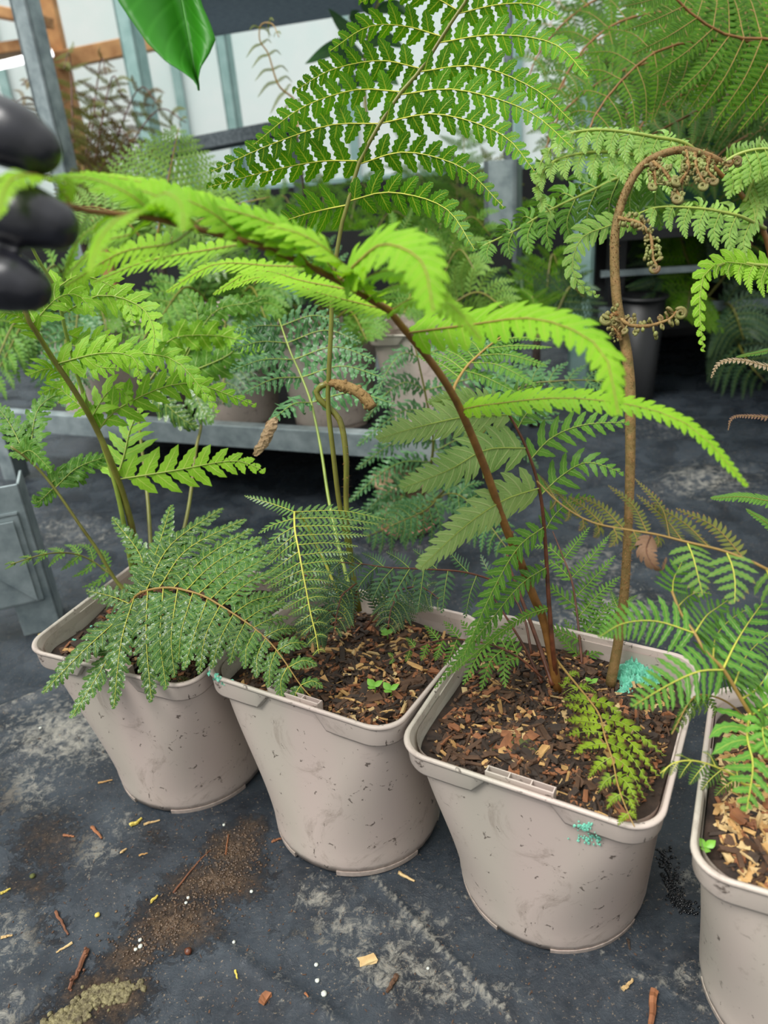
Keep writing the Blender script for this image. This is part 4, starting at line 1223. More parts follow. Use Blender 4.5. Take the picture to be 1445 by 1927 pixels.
# ---------------------------------------------------------------- fern in the fourth pot
B4 = in_pot(3, (-0.03, 0.03, SOIL_Z + .004))
F4 = fern('fern', B4, 'glossy green fern with browned arching frond, in the pot at the right edge', GF)
frond(F4, [(1475, 1440, .53), (1450, 1390, .50), (1413, 1345, .485), (1390, 1308, .48), (1361, 1260, .475), (1326, 1224, .475), (1306, 1190, .48), (1281, 1154, .485), (1264, 1112, .49)], (.0018, .0008), MT['rib_b'],
      [([((1410, 1342), [(1405, 1390, -.02), (1416, 1442, -.03), (1404, 1529, -.05)], 44), ((1361, 1260), [(1315, 1263, -.01), (1259, 1288, -.02), (1194, 1327, -.04)], 38), ((1306, 1191), [(1236, 1169, -.0), (1175, 1173, -.01), (1130, 1198, -.03)], 32)], 3),
       ([((1416, 1345), [(1450, 1322, .01), (1480, 1300, .0), (1520, 1290, -.01)], 42), ((1362, 1257), [(1385, 1210, .02), (1410, 1170, .03), (1433, 1138, .03)], 46), ((1309, 1191), [(1330, 1160, .02), (1350, 1145, .03), (1368, 1132, .03)], 34),
         ((1277, 1140), [(1295, 1122, .02), (1315, 1113, .02), (1340, 1116, .02)], 24)], 4),
       ([((1380, 1290), [(1400, 1240, .03), (1425, 1210, .05), (1450, 1190, .06)], 36)], 1),
       ([((1340, 1240), [(1345, 1200, .03), (1370, 1170, .04), (1400, 1150, .05)], 36)], 1),
       ([((1425, 1360), [(1450, 1380, -.01), (1470, 1410, -.02), (1480, 1450, -.03)], 34)], 1),
       ([((1440, 1380), [(1432, 1370, -.03), (1436, 1400, -.04), (1450, 1430, -.05)], 30)], 1),
       ([((1266, 1116), [(1268, 1090, .01), (1280, 1065, .01), (1290, 1045, .02)], 24)], 1),
       ([((1345, 1243), [(1360, 1275, .03), (1395, 1280, .04), (1435, 1265, .05)], 26)], 1),
       ([((1395, 1316), [(1430, 1290, .03), (1460, 1240, .05), (1480, 1200, .06)], 42)], 1)],
      'lace', MT['gloss4'], MT['rib_y'], nrm=np.array([0, -.75, .66]), wide=1.6)
frond(F4, [(1470, 1480, .53), (1402, 1476, .52), (1382, 1459, .50), (1320, 1434, .49), (1273, 1434, .485), (1242, 1455, .485)], (.001, .0004), MT['rib_y'],
      [([((1388, 1464), [(1365, 1478, 0), (1346, 1497, 0)], 22), ((1337, 1440), [(1318, 1460, 0), (1301, 1483, -.005)], 19), ((1292, 1434), [(1280, 1450, 0), (1272, 1466, 0)], 14), ((1255, 1444), [(1248, 1454, 0), (1246, 1464, 0)], 8)], 6),
       ([((1388, 1464), [(1380, 1430, .01), (1370, 1420, .02)], 14), ((1300, 1434), [(1285, 1425, .01), (1270, 1424, .01)], 9)], 3)],
      'lace', MT['dark'], MT['rib_y'], nrm=CAMN)
frond(F4, [(1440, 1400, .53), (1380, 1330, .52), (1330, 1308, .515), (1300, 1318, .51), (1264, 1382, .50)], (.0009, .0004), MT['rib_b'],
      [([((1330, 1308), [(1310, 1330, 0), (1300, 1350, 0)], 9), ((1270, 1370), [(1265, 1376, 0), (1263, 1380, 0)], 5)], 8), ([((1330, 1308), [(1345, 1335, 0), (1340, 1350, 0)], 9), ((1270, 1370), [(1275, 1372, 0), (1277, 1378, 0)], 5)], 8)],
      'coarse', MT['dark'], MT['rib_g'], nrm=CAMN)
frond(F4, [(1475, 1420, .53), (1500, 1180, .50), (1470, 1095, .49), (1445, 1073, .485), (1418, 1059, .485), (1362, 1037, .49), (1292, 1020, .495), (1236, 1006, .50), (1180, 997, .505), (1124, 986, .51), (1085, 969, .515), (1046, 941, .52), (1010, 905, .525)], (.0015, .0005), MT['rib_b'],
      [([((1365, 1038), [(1377, 1068, -.01), (1382, 1100, -.015), (1381, 1137, -.02)], 40), ((1292, 1020), [(1304, 1050, -.01), (1313, 1085, -.015), (1322, 1122, -.02)], 36)], 2),
       ([((1440, 1070), [(1450, 1090, 0), (1470, 1110, 0), (1490, 1125, 0)], 36)], 1)],
      'lace', MT['browntip'], MT['rib_y'], nrm=CAMN, wide=1.35)
frond(F4, [(1418, 1059, .484), (1362, 1037, .489), (1292, 1020, .494), (1236, 1006, .499), (1180, 997, .504), (1124, 986, .509), (1085, 969, .514), (1046, 941, .519), (1010, 905, .524)], (.0008, .0004), MT['rib_b'],
      [([((1400, 1052), [(1348, 995, .03), (1278, 962, .05)], 22), ((1292, 1020), [(1253, 985, .03), (1200, 945, .05)], 20), ((1255, 1010), [(1243, 950, .03), (1194, 895, .05)], 16), ((1180, 997), [(1138, 955, .02), (1096, 937, .03)], 18),
         ((1124, 986), [(1090, 955, .02), (1060, 930, .02)], 14), ((1046, 941), [(1030, 915, .01), (1015, 895, .01)], 8)], 9),
       ([((1236, 1006), [(1240, 1020, 0), (1232, 1030, 0)], 14), ((1169, 995), [(1177, 1017, -.01), (1163, 1038, -.01)], 18), ((1124, 986), [(1128, 1000, 0), (1118, 1012, -.005)], 14), ((1085, 969), [(1085, 985, 0), (1078, 992, 0)], 10), ((1046, 941), [(1040, 952, 0), (1034, 958, 0)], 7)], 7)],
      'fine', MT['brown4'], MT['rib_b'], nrm=CAMN, name='leaflet_spray')
pinna([at(*p) for p in [(1225, 1006, .50), (1216, 1035, .49), (1228, 1062, .485), (1246, 1074, .482), (1254, 1052, .482)]], 24 * .5 / F_PX, CAMN, 'lobed', MT['dead'], MT['stem_d'], F4, B4, name='dead_leaflet', twist=1.6)

# ---------------------------------------------------------------- auto fronds for ferns further back
def auto(root, rach, npairs, ln, hw, st, m, rib, stem, start=.25, fw=.45, sag=.15, dep=.0, rad=.0016, nrm=CAMN, pw=.6, name='frond'):
    R = depth_fix(rach)
    Rp = crom(R, 60)
    k1, k2 = [], []
    for q in np.linspace(start, .98, 9):
        i_ = int(q * 59)
        b = Rp[i_]
        tg = Rp[min(59, i_ + 2)] - Rp[max(0, i_ - 2)]
        tg = tg[:2] / (np.hypot(*tg[:2]) + 1e-6)
        nn_ = np.array([-tg[1], tg[0]])
        x = (q - start) / (1 - start)
        l_ = ln * min(1, .7 + 1.5 * x) * (1 - x ** 1.6) ** pw + ln * .06
        for kk, sg in ((k1, 1), (k2, -1)):
            m1 = b[:2] + (nn_ * sg * .9 + tg * fw) * l_ * .5
            m2 = b[:2] + (nn_ * sg * .85 + tg * (fw + .15)) * l_ + [0, l_ * sag]
            kk.append(((b[0], b[1]), [(m1[0], m1[1], sg * dep * .5), (m2[0], m2[1], sg * dep)], hw * (1 - .45 * x)))
    return frond(root, rach, (rad, rad * .35), stem, [(k1, npairs), (k2, npairs)], st, m, rib, nrm, name)

# ---------------------------------------------------------------- glazed wall, timber, benches
def wall_mat():
    m, n, l, b = mat('white_polythene')
    co = coord(n)
    f = noise(n, l, co, 3.0, 4)
    c = ramp(n, l, f, [(0.3, hexc(240, 250, 248)), (0.7, hexc(252, 254, 253))])
    l.new(c, b.inputs['Base Color'])
    b.inputs['Roughness'].default_value = 0.4
    tr = n.new('ShaderNodeBsdfTranslucent')
    l.new(c, tr.inputs['Color'])
    ms = n.new('ShaderNodeMixShader')
    ms.inputs['Fac'].default_value = 0.6
    l.new(b.outputs[0], ms.inputs[1])
    l.new(tr.outputs[0], ms.inputs[2])
    l.new(ms.outputs[0], n['Material Output'].inputs['Surface'])
    return m
MT['poly'] = wall_mat()
WY = 4.1
mb = MB()
for x in np.arange(-4.8, 4.9, 0.8):
    mb.box((x - .02, WY - .03, 0), (x + .02, WY + .01, 2.4))
for z in (0.5, 1.45, 2.4):
    mb.box((-4.8, WY - .028, z - .02), (4.8, WY + .008, z + .02))
wall = mb.done('wall_back', None, [MT['galv2']])
tag(wall, 'white polythene greenhouse wall on a pale steel frame', kind='structure')
for x in np.arange(-4.8, 4.7, 0.8):
    for z0, z1 in ((.52, 1.43), (1.47, 2.38)):
        mb = MB()
        mb.box((x + .02, WY - .012, z0), (x + .78, WY - .006, z1))
        mb.done('panel', wall, [MT['poly']])
mb = MB()
mb.box((-4.8, WY - .04, 0), (4.8, WY + .02, .5))  # added black band stands in for the dark low background
tag(mb.done('dark_band_back', None, [MT['black']]), 'added dark skirt at the foot of the white wall', kind='structure')

# timber frame, top left
mb = MB()
q_ = at(103, 60, 3.2)
mb.box((q_[0] - .03, q_[1] - .03, 0), (q_[0] + .03, q_[1] + .03, 1.5))
mb.beam(at(104, 116, 3.2), at(300, 76, 3.2), .06, .065)
tr_ = mb.done('timber_rack', None, [MT['wood']])
bevel(tr_, .004)
tag(tr_, 'orange timber post and rail in the top left corner', 'timber rack')
for p, q, lb in (((-60, 12, 3.0), (84, 40, 3.0), 'upper timber board crossing the top left corner'), ((-60, 106, 3.1), (84, 84, 3.1), 'lower timber board crossing the top left corner')):
    mb = MB()
    mb.beam(at(*p), at(*q), .16, .04)
    tag(bevel(mb.done('timber_board', None, [MT['wood']]), .004), lb, 'board', 'timber boards at top left')
lm, n, l, b = mat('lamp_white')
b.inputs['Base Color'].default_value = (0.9, 0.9, 0.9, 1)
b.inputs['Emission Color'].default_value = (1, 1, 1, 1)
b.inputs['Emission Strength'].default_value = 2.0
mb = MB()
mb.tube(crom(np.array([at(-60, 138, 2.9), at(98, 99, 2.9)]), 8), .014, 10)
tl = tag(mb.done('tube_lamp', None, [lm], smooth=True), 'bright white tube lamp below the timber boards', 'lamp')
for f_ in (.15, .85):
    mb = MB()
    mb.beam(at(-60 + 158 * f_, 138 - 39 * f_, 2.9), at(-60 + 144 * f_, 106 - 22 * f_, 3.1), .012, .012)
    mb.done('clip', tl, [MT['galv']])

def post(name, px, py, d, wd, z0, z1, m, label, cat='post', depth=None):
    p = at(px, py, d)
    mb = MB()
    dp = depth or wd
    t = wd * .14
    # folded steel upright: two flanges and a web
    mb.box((-wd / 2, 0, z0), (wd / 2, t, z1))
    mb.box((-wd / 2, 0, z0), (-wd / 2 + t, dp, z1))
    mb.box((wd / 2 - t, 0, z0), (wd / 2, dp, z1))
    o = mb.done(name, None, [m])
    o.location = (p[0], p[1], 0)
    o.rotation_euler = (0, 0, -.35)
    return tag(o, label, cat)
post('steel_upright', 66, 140, 1.9, .05, 0, 1.6, MT['galv'], 'galvanised steel upright behind the topmost gloved finger', 'post')
post('steel_upright', 246, 110, 2.7, .062, 0, 1.7, MT['galv2'], 'pale green steel upright left of the hanging broad leaf', 'post')
post('steel_upright', 432, 200, 3.0, .048, 0, 1.7, MT['galv2'], 'slim steel upright right of the hanging broad leaf', 'post')
post('steel_upright', 942, 450, 1.75, .075, 0, .585, MT['galv'], 'weathered steel upright behind the tall frond, centre right', 'post')
post('steel_upright', 955, 120, 1.9, .02, 0, 1.0, MT['shade'], 'thin dark steel upright behind the right half of the tall frond', 'post')
post('steel_upright', 1092, 590, 1.9, .055, 0, .75, MT['galv2'], 'blue-grey steel upright left of the hairy curled stem', 'post')

# upper dark shelf
def slab(pts, h0, th, y_shift):
    P = np.array([onz(x, y, h0)[:2] for x, y in pts])
    Q = P - np.array([[0, y_shift], [0, y_shift]])
    V = np.array([[*P[0], h0], [*P[1], h0], [*Q[1], h0], [*Q[0], h0], [*P[0], h0 + th], [*P[1], h0 + th], [*Q[1], h0 + th], [*Q[0], h0 + th]])
    return V, np.array([[0, 1, 2, 3], [7, 6, 5, 4], [0, 4, 5, 1], [1, 5, 6, 2], [2, 6, 7, 3], [3, 7, 4, 0]])
V, Fb = slab([(396, 70), (720, 18)], 1.0, .03, .9)
tag(build('high_shelf', V, [Fb], None, [MT['meshcloth']], smooth=False), 'dark grey shelf underside at the top, beside the tall frond', 'shelf')
hs = COL.objects['high_shelf']
for q_ in V[4:]:
    cc_ = V[4:].mean(0)
    r_ = q_ + (cc_ - q_) * .06
    mb = MB()
    mb.box((r_[0] - .006, r_[1] - .006, 1.03), (r_[0] + .006, r_[1] + .006, 2.4))
    mb.done('hanger_rod', hs, [MT['galv']])
mb = MB()
mb.beam(at(300, 288, 2.3), at(560, 238, 2.3), .4, .035)
bt = tag(mb.done('bench_top', None, [MT['shade']]), 'dark grey bench top below the white wall panels', 'bench')
for q_ in (at(310, 288, 2.35), at(550, 242, 2.35)):
    mb = MB()
    mb.box((q_[0] - .015, q_[1] - .015, 0), (q_[0] + .015, q_[1] + .015, q_[2] - .01))
    mb.done('leg', bt, [MT['galv']])

# low galvanised trolley behind the front row
A_, B_ = onz(360, 817, .145), onz(700, 840, .145)
xd = unit(np.array([B_[0] - A_[0], B_[1] - A_[1], 0]))
yd = np.array([-xd[1], xd[0], 0])
TR = empty('plant_trolley', (A_[0], A_[1], 0), (0, 0, math.atan2(xd[1], xd[0])))
tag(TR, 'low galvanised trolley carrying grey pots behind the front row', 'trolley')
def trp(x, y, z):
    return np.array([A_[0], A_[1], 0]) + xd * x + yd * y + np.array([0, 0, z])
for nm, bx in (('front_rail', ((-.55, -.004, .125), (.52, .0, .168))), ('rail_lip', ((-.55, -.004, .166), (.52, .022, .169))), ('back_rail', ((-.55, .55, .125), (.52, .554, .168))),
               ('shelf_plate', ((-.55, .0, .125), (.52, .55, .131)))):
    mb = MB()
    mb.box(*bx)
    bevel(mb.done(nm, TR, [MT['galv'] if nm != 'shelf_plate' else MT['black']]), .0012)
mb = MB()
mb.box((-.55, .36, .004), (.52, .366, .125))  # added black panel under the shelf, blocks light from behind
mb.done('blackout', TR, [MT['black']])
mb = MB()
mb.box((-.55, .556, .02), (.52, .56, .46))  # added black backdrop for the dark gaps between the leaves
mb.done('dark_backdrop', TR, [MT['black']])
for x in (-.53, .5):
    for y in (.02, .53):
        mb = MB()
        mb.box((x - .02, y - .02, 0), (x + .02, y + .02, .125))
        mb.done('leg', TR, [MT['galv']])
G_BP = 'grey pots on the trolley behind'
for x, y, lb in ((-.32, .13, 'grey pot on the trolley, at the left edge behind the lime stem'), (.03, .14, 'grey pot on the trolley, behind the lime frond tip'), (.235, .17, 'grey pot on the trolley, behind the fuzzy curled shoot'),
                 (.44, .19, 'grey pot on the trolley, its rim showing right of the tall stem'), (-.1, .34, 'grey pot at the back of the trolley, half hidden by dark leaves')):
    make_pot(trp(x, y, .131), math.atan2(xd[1], xd[0]) + random.uniform(-.1, .1), (0, 0), lb, G_BP, .95)

# near trolley corner on the left
c = gpt(118, 1180)
CT = empty('trolley_corner', (c[0], c[1], 0), (0, 0, .32))
tag(CT, 'galvanised trolley base corner at the left edge, beside the leftmost pot', 'trolley')
mb = MB()
mb.box((-.055, 0, 0), (0, .004, .24)); mb.box((-.004, 0, 0), (0, .06, .24))
bevel(mb.done('leg', CT, [MT['galv']]), .001)
mb = MB()
mb.box((-.6, -.006, .055), (-.012, -.002, .20)); mb.box((-.6, -.006, .195), (-.012, .03, .2)); mb.box((-.6, -.006, .055), (-.012, .03, .06))
bevel(mb.done('base_rail', CT, [MT['galv']]), .001)
mb = MB()
V = np.array([[-.13, -.008, .19], [-.02, -.008, .06], [-.02, -.008, .19], [-.13, -.011, .19], [-.02, -.011, .06], [-.02, -.011, .19]])
mb.add(V, [np.array([[0, 1, 2], [5, 4, 3]]), np.array([[0, 3, 4, 1], [1, 4, 5, 2], [2, 5, 3, 0]])])
mb.done('gusset', CT, [MT['galv']])

# low bench on the right, dark underneath
c = onz(1130, 760)
BN = empty('low_bench', (c[0], c[1], 0), (0, 0, -.12))
tag(BN, 'low dark bench in shadow at the right, behind the curled lime leaf', 'bench')
for nm, bx, m in (('shelf_board', ((0, .1, .16), (1.8, .7, .185)), MT['black']), ('front_rail', ((0, .09, .20), (1.8, .1, .225)), MT['galv']), ('front_rail', ((0, .085, .30), (1.8, .1, .315)), MT['galv']),
                  ('top_board', ((0, -.05, .40), (1.8, .7, .42)), MT['black']), ('dark_back', ((0, .68, 0), (1.8, .7, .42)), MT['black'])):  # black boards, overhanging top and added back deepen the shade here
    mb = MB()
    mb.box(*bx)
    mb.done(nm, BN, [m])
for x in (.02, .9, 1.75):
    mb = MB()
    mb.box((x, .09, 0), (x + .04, .13, .42))
    mb.done('leg', BN, [MT['black']])
def crate(c, rz, sx, sy, sz, m, label):
    r = empty('plant_crate', c, (0, 0, rz))
    tag(r, label, 'crate')
    mb = MB()
    mb.box((-sx, -sy, 0), (sx, sy, .006))
    for s_ in (-1, 1):
        mb.box((s_ * sx - .003, -sy, 0), (s_ * sx + .003, sy, sz)); mb.box((-sx, s_ * sy - .003, 0), (sx, s_ * sy + .003, sz))
    mb.done('body', r, [m])
    mb = MB()
    for s_ in (-1, 1):
        mb.box((s_ * sx - .008, -sy - .008, sz - .012), (s_ * sx + .008, sy + .008, sz)); mb.box((-sx - .008, s_ * sy - .008, sz - .012), (sx + .008, s_ * sy + .008, sz))
    mb.done('rim', r, [m])
Rb = Matrix.Rotation(-.12, 3, 'Z')
def bnp(x, y, z):
    v = Rb @ Vector((x, y, z))
    return (c[0] + v.x, c[1] + v.y, v.z)
crate(bnp(.42, .38, .42), -.12, .2, .14, .2, MT['darkgreen'], 'dark green crate on the low bench at the right')
crate(bnp(1.0, .38, .42), -.12, .22, .14, .2, MT['darkgreen'], 'second dark green crate on the low bench, near the right edge')
BKP = []
p_ = onz(1196, 748)
r_ = empty('nursery_pot', (p_[0], p_[1], 0))
tag(r_, 'tall black nursery pot on the ground behind the hairy stem', 'pot')
def round_pot(r_, R0, R1, h, m, rim_m):
    a = np.linspace(0, 2 * np.pi, 32, endpoint=False)
    lv_ = [(R0, 0), (R1, h), (R1 - .004, h), (R1 - .006, h - .03), (R0 - .004, h * .75)]
    V = np.vstack([np.c_[q * np.cos(a), q * np.sin(a), np.full(32, z)] for q, z in lv_])
    i, j = np.meshgrid(np.arange(4), np.arange(32), indexing='ij')
    build('body', V, [np.stack([i * 32 + j, i * 32 + (j + 1) % 32, (i + 1) * 32 + (j + 1) % 32, (i + 1) * 32 + j], -1).reshape(-1, 4)], r_, [m])
    rg = np.c_[(R1 + .002) * np.cos(a), (R1 + .002) * np.sin(a), np.full(32, h - .004)]
    V, fs = tube_vf(np.vstack([rg, rg[:1]]), .005, 6)
    build('rim', V, fs, r_, [rim_m])
round_pot(r_, .042, .055, .26, MT['black'], MT['black'])
p_ = onz(765, 990)
TP = empty('clay_pot', (p_[0], p_[1], 0))
tag(TP, 'small tan clay pot with pinkish saucer behind the second front pot', 'pot')
round_pot(TP, .042, .052, .10, MT['tanpot'], MT['tanpot'])
a = np.linspace(0, 2 * np.pi, 33)
V = np.vstack([np.c_[q * np.cos(a), q * np.sin(a), np.full(33, z)] for q, z in ((.048, .001), (.058, .014), (.054, .014), (.044, .004))])
i, j = np.meshgrid(np.arange(3), np.arange(32), indexing='ij')
build('saucer', V, [np.stack([i * 33 + j, i * 33 + j + 1, (i + 1) * 33 + j + 1, (i + 1) * 33 + j], -1).reshape(-1, 4)], TP, [MT['terra']])

# ---------------------------------------------------------------- ferns further back
def bfern(px, py, d, label, group='ferns behind the front row'):
    return fern('fern', at(px, py, d), label, group)

def trunk_fern(p, label, rad=.014):
    c_ = at(*p)
    z0 = 0.0
    q_ = c_ - np.array([A_[0], A_[1], 0])
    if -.57 < q_ @ xd < .54 and -.02 < q_ @ yd < .58:
        z0 = .131                                   # stands on the trolley shelf
    q_ = Vector((c_[0] - c[0], c_[1] - c[1], 0))
    q_.rotate(Matrix.Rotation(.12, 3, 'Z'))
    if -.02 < q_.x < 1.82 and -.06 < q_.y < .72:
        z0 = .42 if c_[2] > .43 else .185           # stands on a bench board
    r = fern('fern', np.array([c_[0], c_[1], z0]), label, 'ferns behind the front row')
    V, fs = tube_vf(np.array([[0, 0, z] for z in np.linspace(0, max(c_[2] - z0, .01), 8)]) + RNG.normal(0, rad * .15, (8, 3)) * [1, 1, 0], np.linspace(rad, rad * .6, 8), 8)
    build('trunk', V, fs, r, [MT['soil']])
    return r

# glossy teal fern above the clay pot
TF = fern('fern', np.array([p_[0], p_[1], .1]), 'glossy blue-green fern rising from the small clay pot behind', 'ferns behind the front row')
frond(TF, [(785, 960, 1.28), (805, 900, 1.20), (815, 830, 1.14), (800, 740, 1.10), (785, 670, 1.08), (775, 620, 1.08)], (.003, .001), MT['stem_g'],
      [([((806, 896), [(770, 905, -.03), (725, 930, -.05), (660, 990, -.06)], 26), ((812, 870), [(760, 870, -.03), (715, 895, -.05), (664, 942, -.06)], 26), ((815, 830), [(770, 820, -.03), (720, 845, -.05), (668, 885, -.06)], 26),
         ((810, 780), [(770, 770, -.03), (725, 795, -.05), (675, 838, -.06)], 26), ((798, 735), [(765, 720, -.03), (730, 740, -.05), (690, 790, -.06)], 26), ((785, 672), [(760, 665, -.02), (735, 690, -.03), (710, 740, -.04)], 24)], 6),
       ([((806, 896), [(860, 915, 0), (900, 960, -.02), (930, 1010, -.03)], 28), ((812, 850), [(880, 820, 0), (960, 830, -.02), (1010, 880, -.03)], 28), ((812, 790), [(900, 760, 0), (990, 760, -.02), (1050, 800, -.03)], 28),
         ((798, 735), [(900, 710, 0), (1000, 705, -.02), (1080, 730, -.03)], 28), ((785, 672), [(860, 650, 0), (940, 655, -.02), (1000, 690, -.03)], 26)], 5)],
      'frilly', MT['teal'], MT['rib_g'], nrm=np.array([0, -.8, .5]))
frond(TF, [(785, 960, 1.28), (830, 930, 1.15), (870, 870, 1.05), (920, 800, 1.0), (976, 731, .97), (1049, 717, .95), (1120, 716, .94), (1180, 722, .93)], (.0022, .0007), MT['stem_g'],
      [([((940, 775), [(1000, 790, -.02), (1060, 795, -.04)], 22), ((1000, 725), [(1020, 745, -.01), (1050, 765, -.02)], 18), ((1100, 716), [(1115, 727, -.01), (1135, 737, -.02)], 13), ((1165, 720), [(1172, 725, 0), (1180, 730, 0)], 7)], 10),
       ([((940, 775), [(930, 730, .02), (950, 690, .03)], 22), ((1000, 725), [(1010, 700, .01), (1035, 680, .02)], 18), ((1100, 716), [(1115, 704, .01), (1135, 695, .02)], 13), ((1165, 720), [(1172, 716, 0), (1180, 713, 0)], 7)], 10)],
      'coarse', MT['teal'], MT['rib_g'])
for rr_ in ([(785, 970, 1.28), (760, 930, 1.20), (735, 985, 1.08), (690, 1010, 1.02)], [(790, 970, 1.28), (840, 930, 1.1), (889, 950, 1.0), (960, 1040, .92)], [(785, 970, 1.28), (820, 940, 1.1), (800, 960, 1.0), (735, 990, .95)]):
    auto(TF, rr_, 9, 60, 14, 'coarse', MT['teal'], MT['rib_g'], MT['stem_g'], .3)

# crozier-fronded fern at the right, behind the hairy stem
RP = np.array([.66, .76, 0.0])
make_pot(RP, -.4, (0, 0), 'taupe plant pot just past the right edge, holding the crinkled fern', G_BP)
RS = RP + [0, 0, SOIL_Z]
P0, _ = ring(0.0924, 0.0322)
so = build('potting_soil', np.c_[P0 * .998, np.zeros(len(P0))] @ np.array(Matrix.Rotation(-.4, 3, 'Z')).T, [np.arange(len(P0))[None]], None, [MT['soil']])
so.location = RS
tag(so, 'dark soil in the pot just past the right edge', 'soil')
RF = fern('fern', RS, 'fern with pale crinkled drooping fronds at the right, behind the hairy stem', 'ferns behind the front row')
RSP = tuple(proj(RS))
ST['fat'] = dict(ST['hook'], N=11, k=.5, cup=.3, teeth=.10, fill=.92)
def hang(rach, cnt, ln, hw, m, st='fat', start=.15, both=.7, rad=.0022, stem='rib_g', lean=.15):
    R = depth_fix(rach)
    Rp = crom(R, 60)
    k1, k2 = [], []
    for q in np.linspace(start, .97, 8):
        b = Rp[int(q * 59)]
        x = (q - start) / (1 - start)
        l_ = ln * (1 - .75 * x ** 1.5)
        tg = Rp[min(59, int(q * 59) + 2)] - Rp[max(0, int(q * 59) - 2)]
        tx = np.sign(tg[0])
        k1.append(((b[0], b[1]), [(b[0] + tx * l_ * .18, b[1] + l_ * .5, -.01), (b[0] + tx * l_ * lean * .5, b[1] + l_, -.015)], hw * (1 - .5 * x)))
        k2.append(((b[0], b[1]), [(b[0] + tx * l_ * .3, b[1] - l_ * .12 * both, .02), (b[0] + tx * l_ * .55, b[1] + l_ * .35, .05)], hw * (1 - .5 * x)))
    return frond(RF, rach, (rad, rad * .4), MT[stem], [(k1, cnt), (k2, cnt)], st, m, MT['rib_g'], CAMN, wide=1.4)
frond(RF, [RSP, (RSP[0] - 20, 800, .9), (1500, 620, .87), (1445, 461, .84), (1428, 416, .83), (1387, 356, .82), (1356, 329, .81), (1330, 300, .80)], (.005, .0025), MT['stem_b'], [], 'fat', MT['crozier'], MT['rib_g'])
hang([(1330, 305, .80), (1290, 270, .79), (1232, 258, .78), (1164, 247, .77), (1111, 245, .765), (1066, 255, .76), (1026, 292, .755), (1005, 340, .75)], 13, 62, 17, MT['crozier'])
hang([(1320, 310, .79), (1217, 294, .775), (1126, 286, .765), (1058, 297, .755), (1024, 320, .75), (1010, 363, .745), (1042, 408, .74)], 13, 64, 17, MT['crozier'])
hang([(1340, 310, .82), (1260, 310, .83), (1179, 329, .84), (1111, 360, .84), (1032, 397, .83), (975, 431, .82), (908, 463, .81)], 9, 120, 30, MT['mid'], start=.2)
hang([(1440, 430, .83), (1400, 410, .80), (1372, 402, .79), (1315, 392, .78), (1240, 390, .775), (1196, 404, .77)], 7, 78, 19, MT['crozier'], start=.12)
hang([(1350, 315, .82), (1390, 290, .81), (1440, 280, .80), (1500, 290, .79)], 8, 70, 22, MT['crozier'])
hang([(1400, 380, .82), (1425, 330, .83), (1470, 310, .83)], 6, 80, 24, MT['crozier'])
pinna([at(*p) for p in [(1190, 400, .78), (1149, 424, .76), (1096, 446, .745), (1076, 498, .735), (1090, 535, .73), (1126, 556, .725)]], 38 * .75 / F_PX, CAMN, 'hook', MT['crozier'], MT['rib_g'], RF, np.array(RF.location))
RR = frond(RF, [RSP, (1640, 900, .76), (1570, 960, .66), (1535, 930, .64), (1522, 800, .655), (1520, 700, .658), (1525, 620, .65), (1520, 540, .62)], (.003, .0014), MT['stem_g'], [], 'fat', MT['lime'], MT['rib_g'])
pinna([at(*p) for p in [(1520, 540, .62), (1445, 510, .60), (1372, 493, .585), (1326, 514, .575), (1316, 580, .57), (1324, 662, .565)]], 38 * .58 / F_PX, CAMN, 'fat', MT['lime'], MT['rib_g'], RR, np.array(RF.location), N=17)
hang([(1520, 530, .62), (1470, 505, .605), (1420, 498, .595), (1380, 493, .59), (1345, 502, .58)], 5, 75, 15, MT['lime'], start=.1, stem='rib_g')
for pts, hw, m in (([(1520, 700, .66), (1445, 690, .64), (1395, 678, .63), (1354, 683, .625), (1338, 712, .622)], 18, 'deadpale'), ([(1520, 800, .66), (1460, 788, .65), (1410, 783, .645), (1378, 786, .64), (1370, 810, .638)], 13, 'dead'),
                   ([(1520, 930, .64), (1470, 945, .63), (1400, 935, .62), (1338, 938, .61)], 22, 'mid'), ([(1545, 945, .645), (1480, 1000, .63), (1430, 975, .62), (1405, 960, .615)], 26, 'mid'), ([(1521, 665, .655), (1480, 655, .65), (1420, 665, .64), (1385, 672, .635)], 12, 'mid')):
    pinna([at(*p) for p in pts], hw * .63 / F_PX, UPN, 'lobed' if m == 'mid' else 'fine', MT[m], MT['rib_b'], RR, np.array(RF.location))

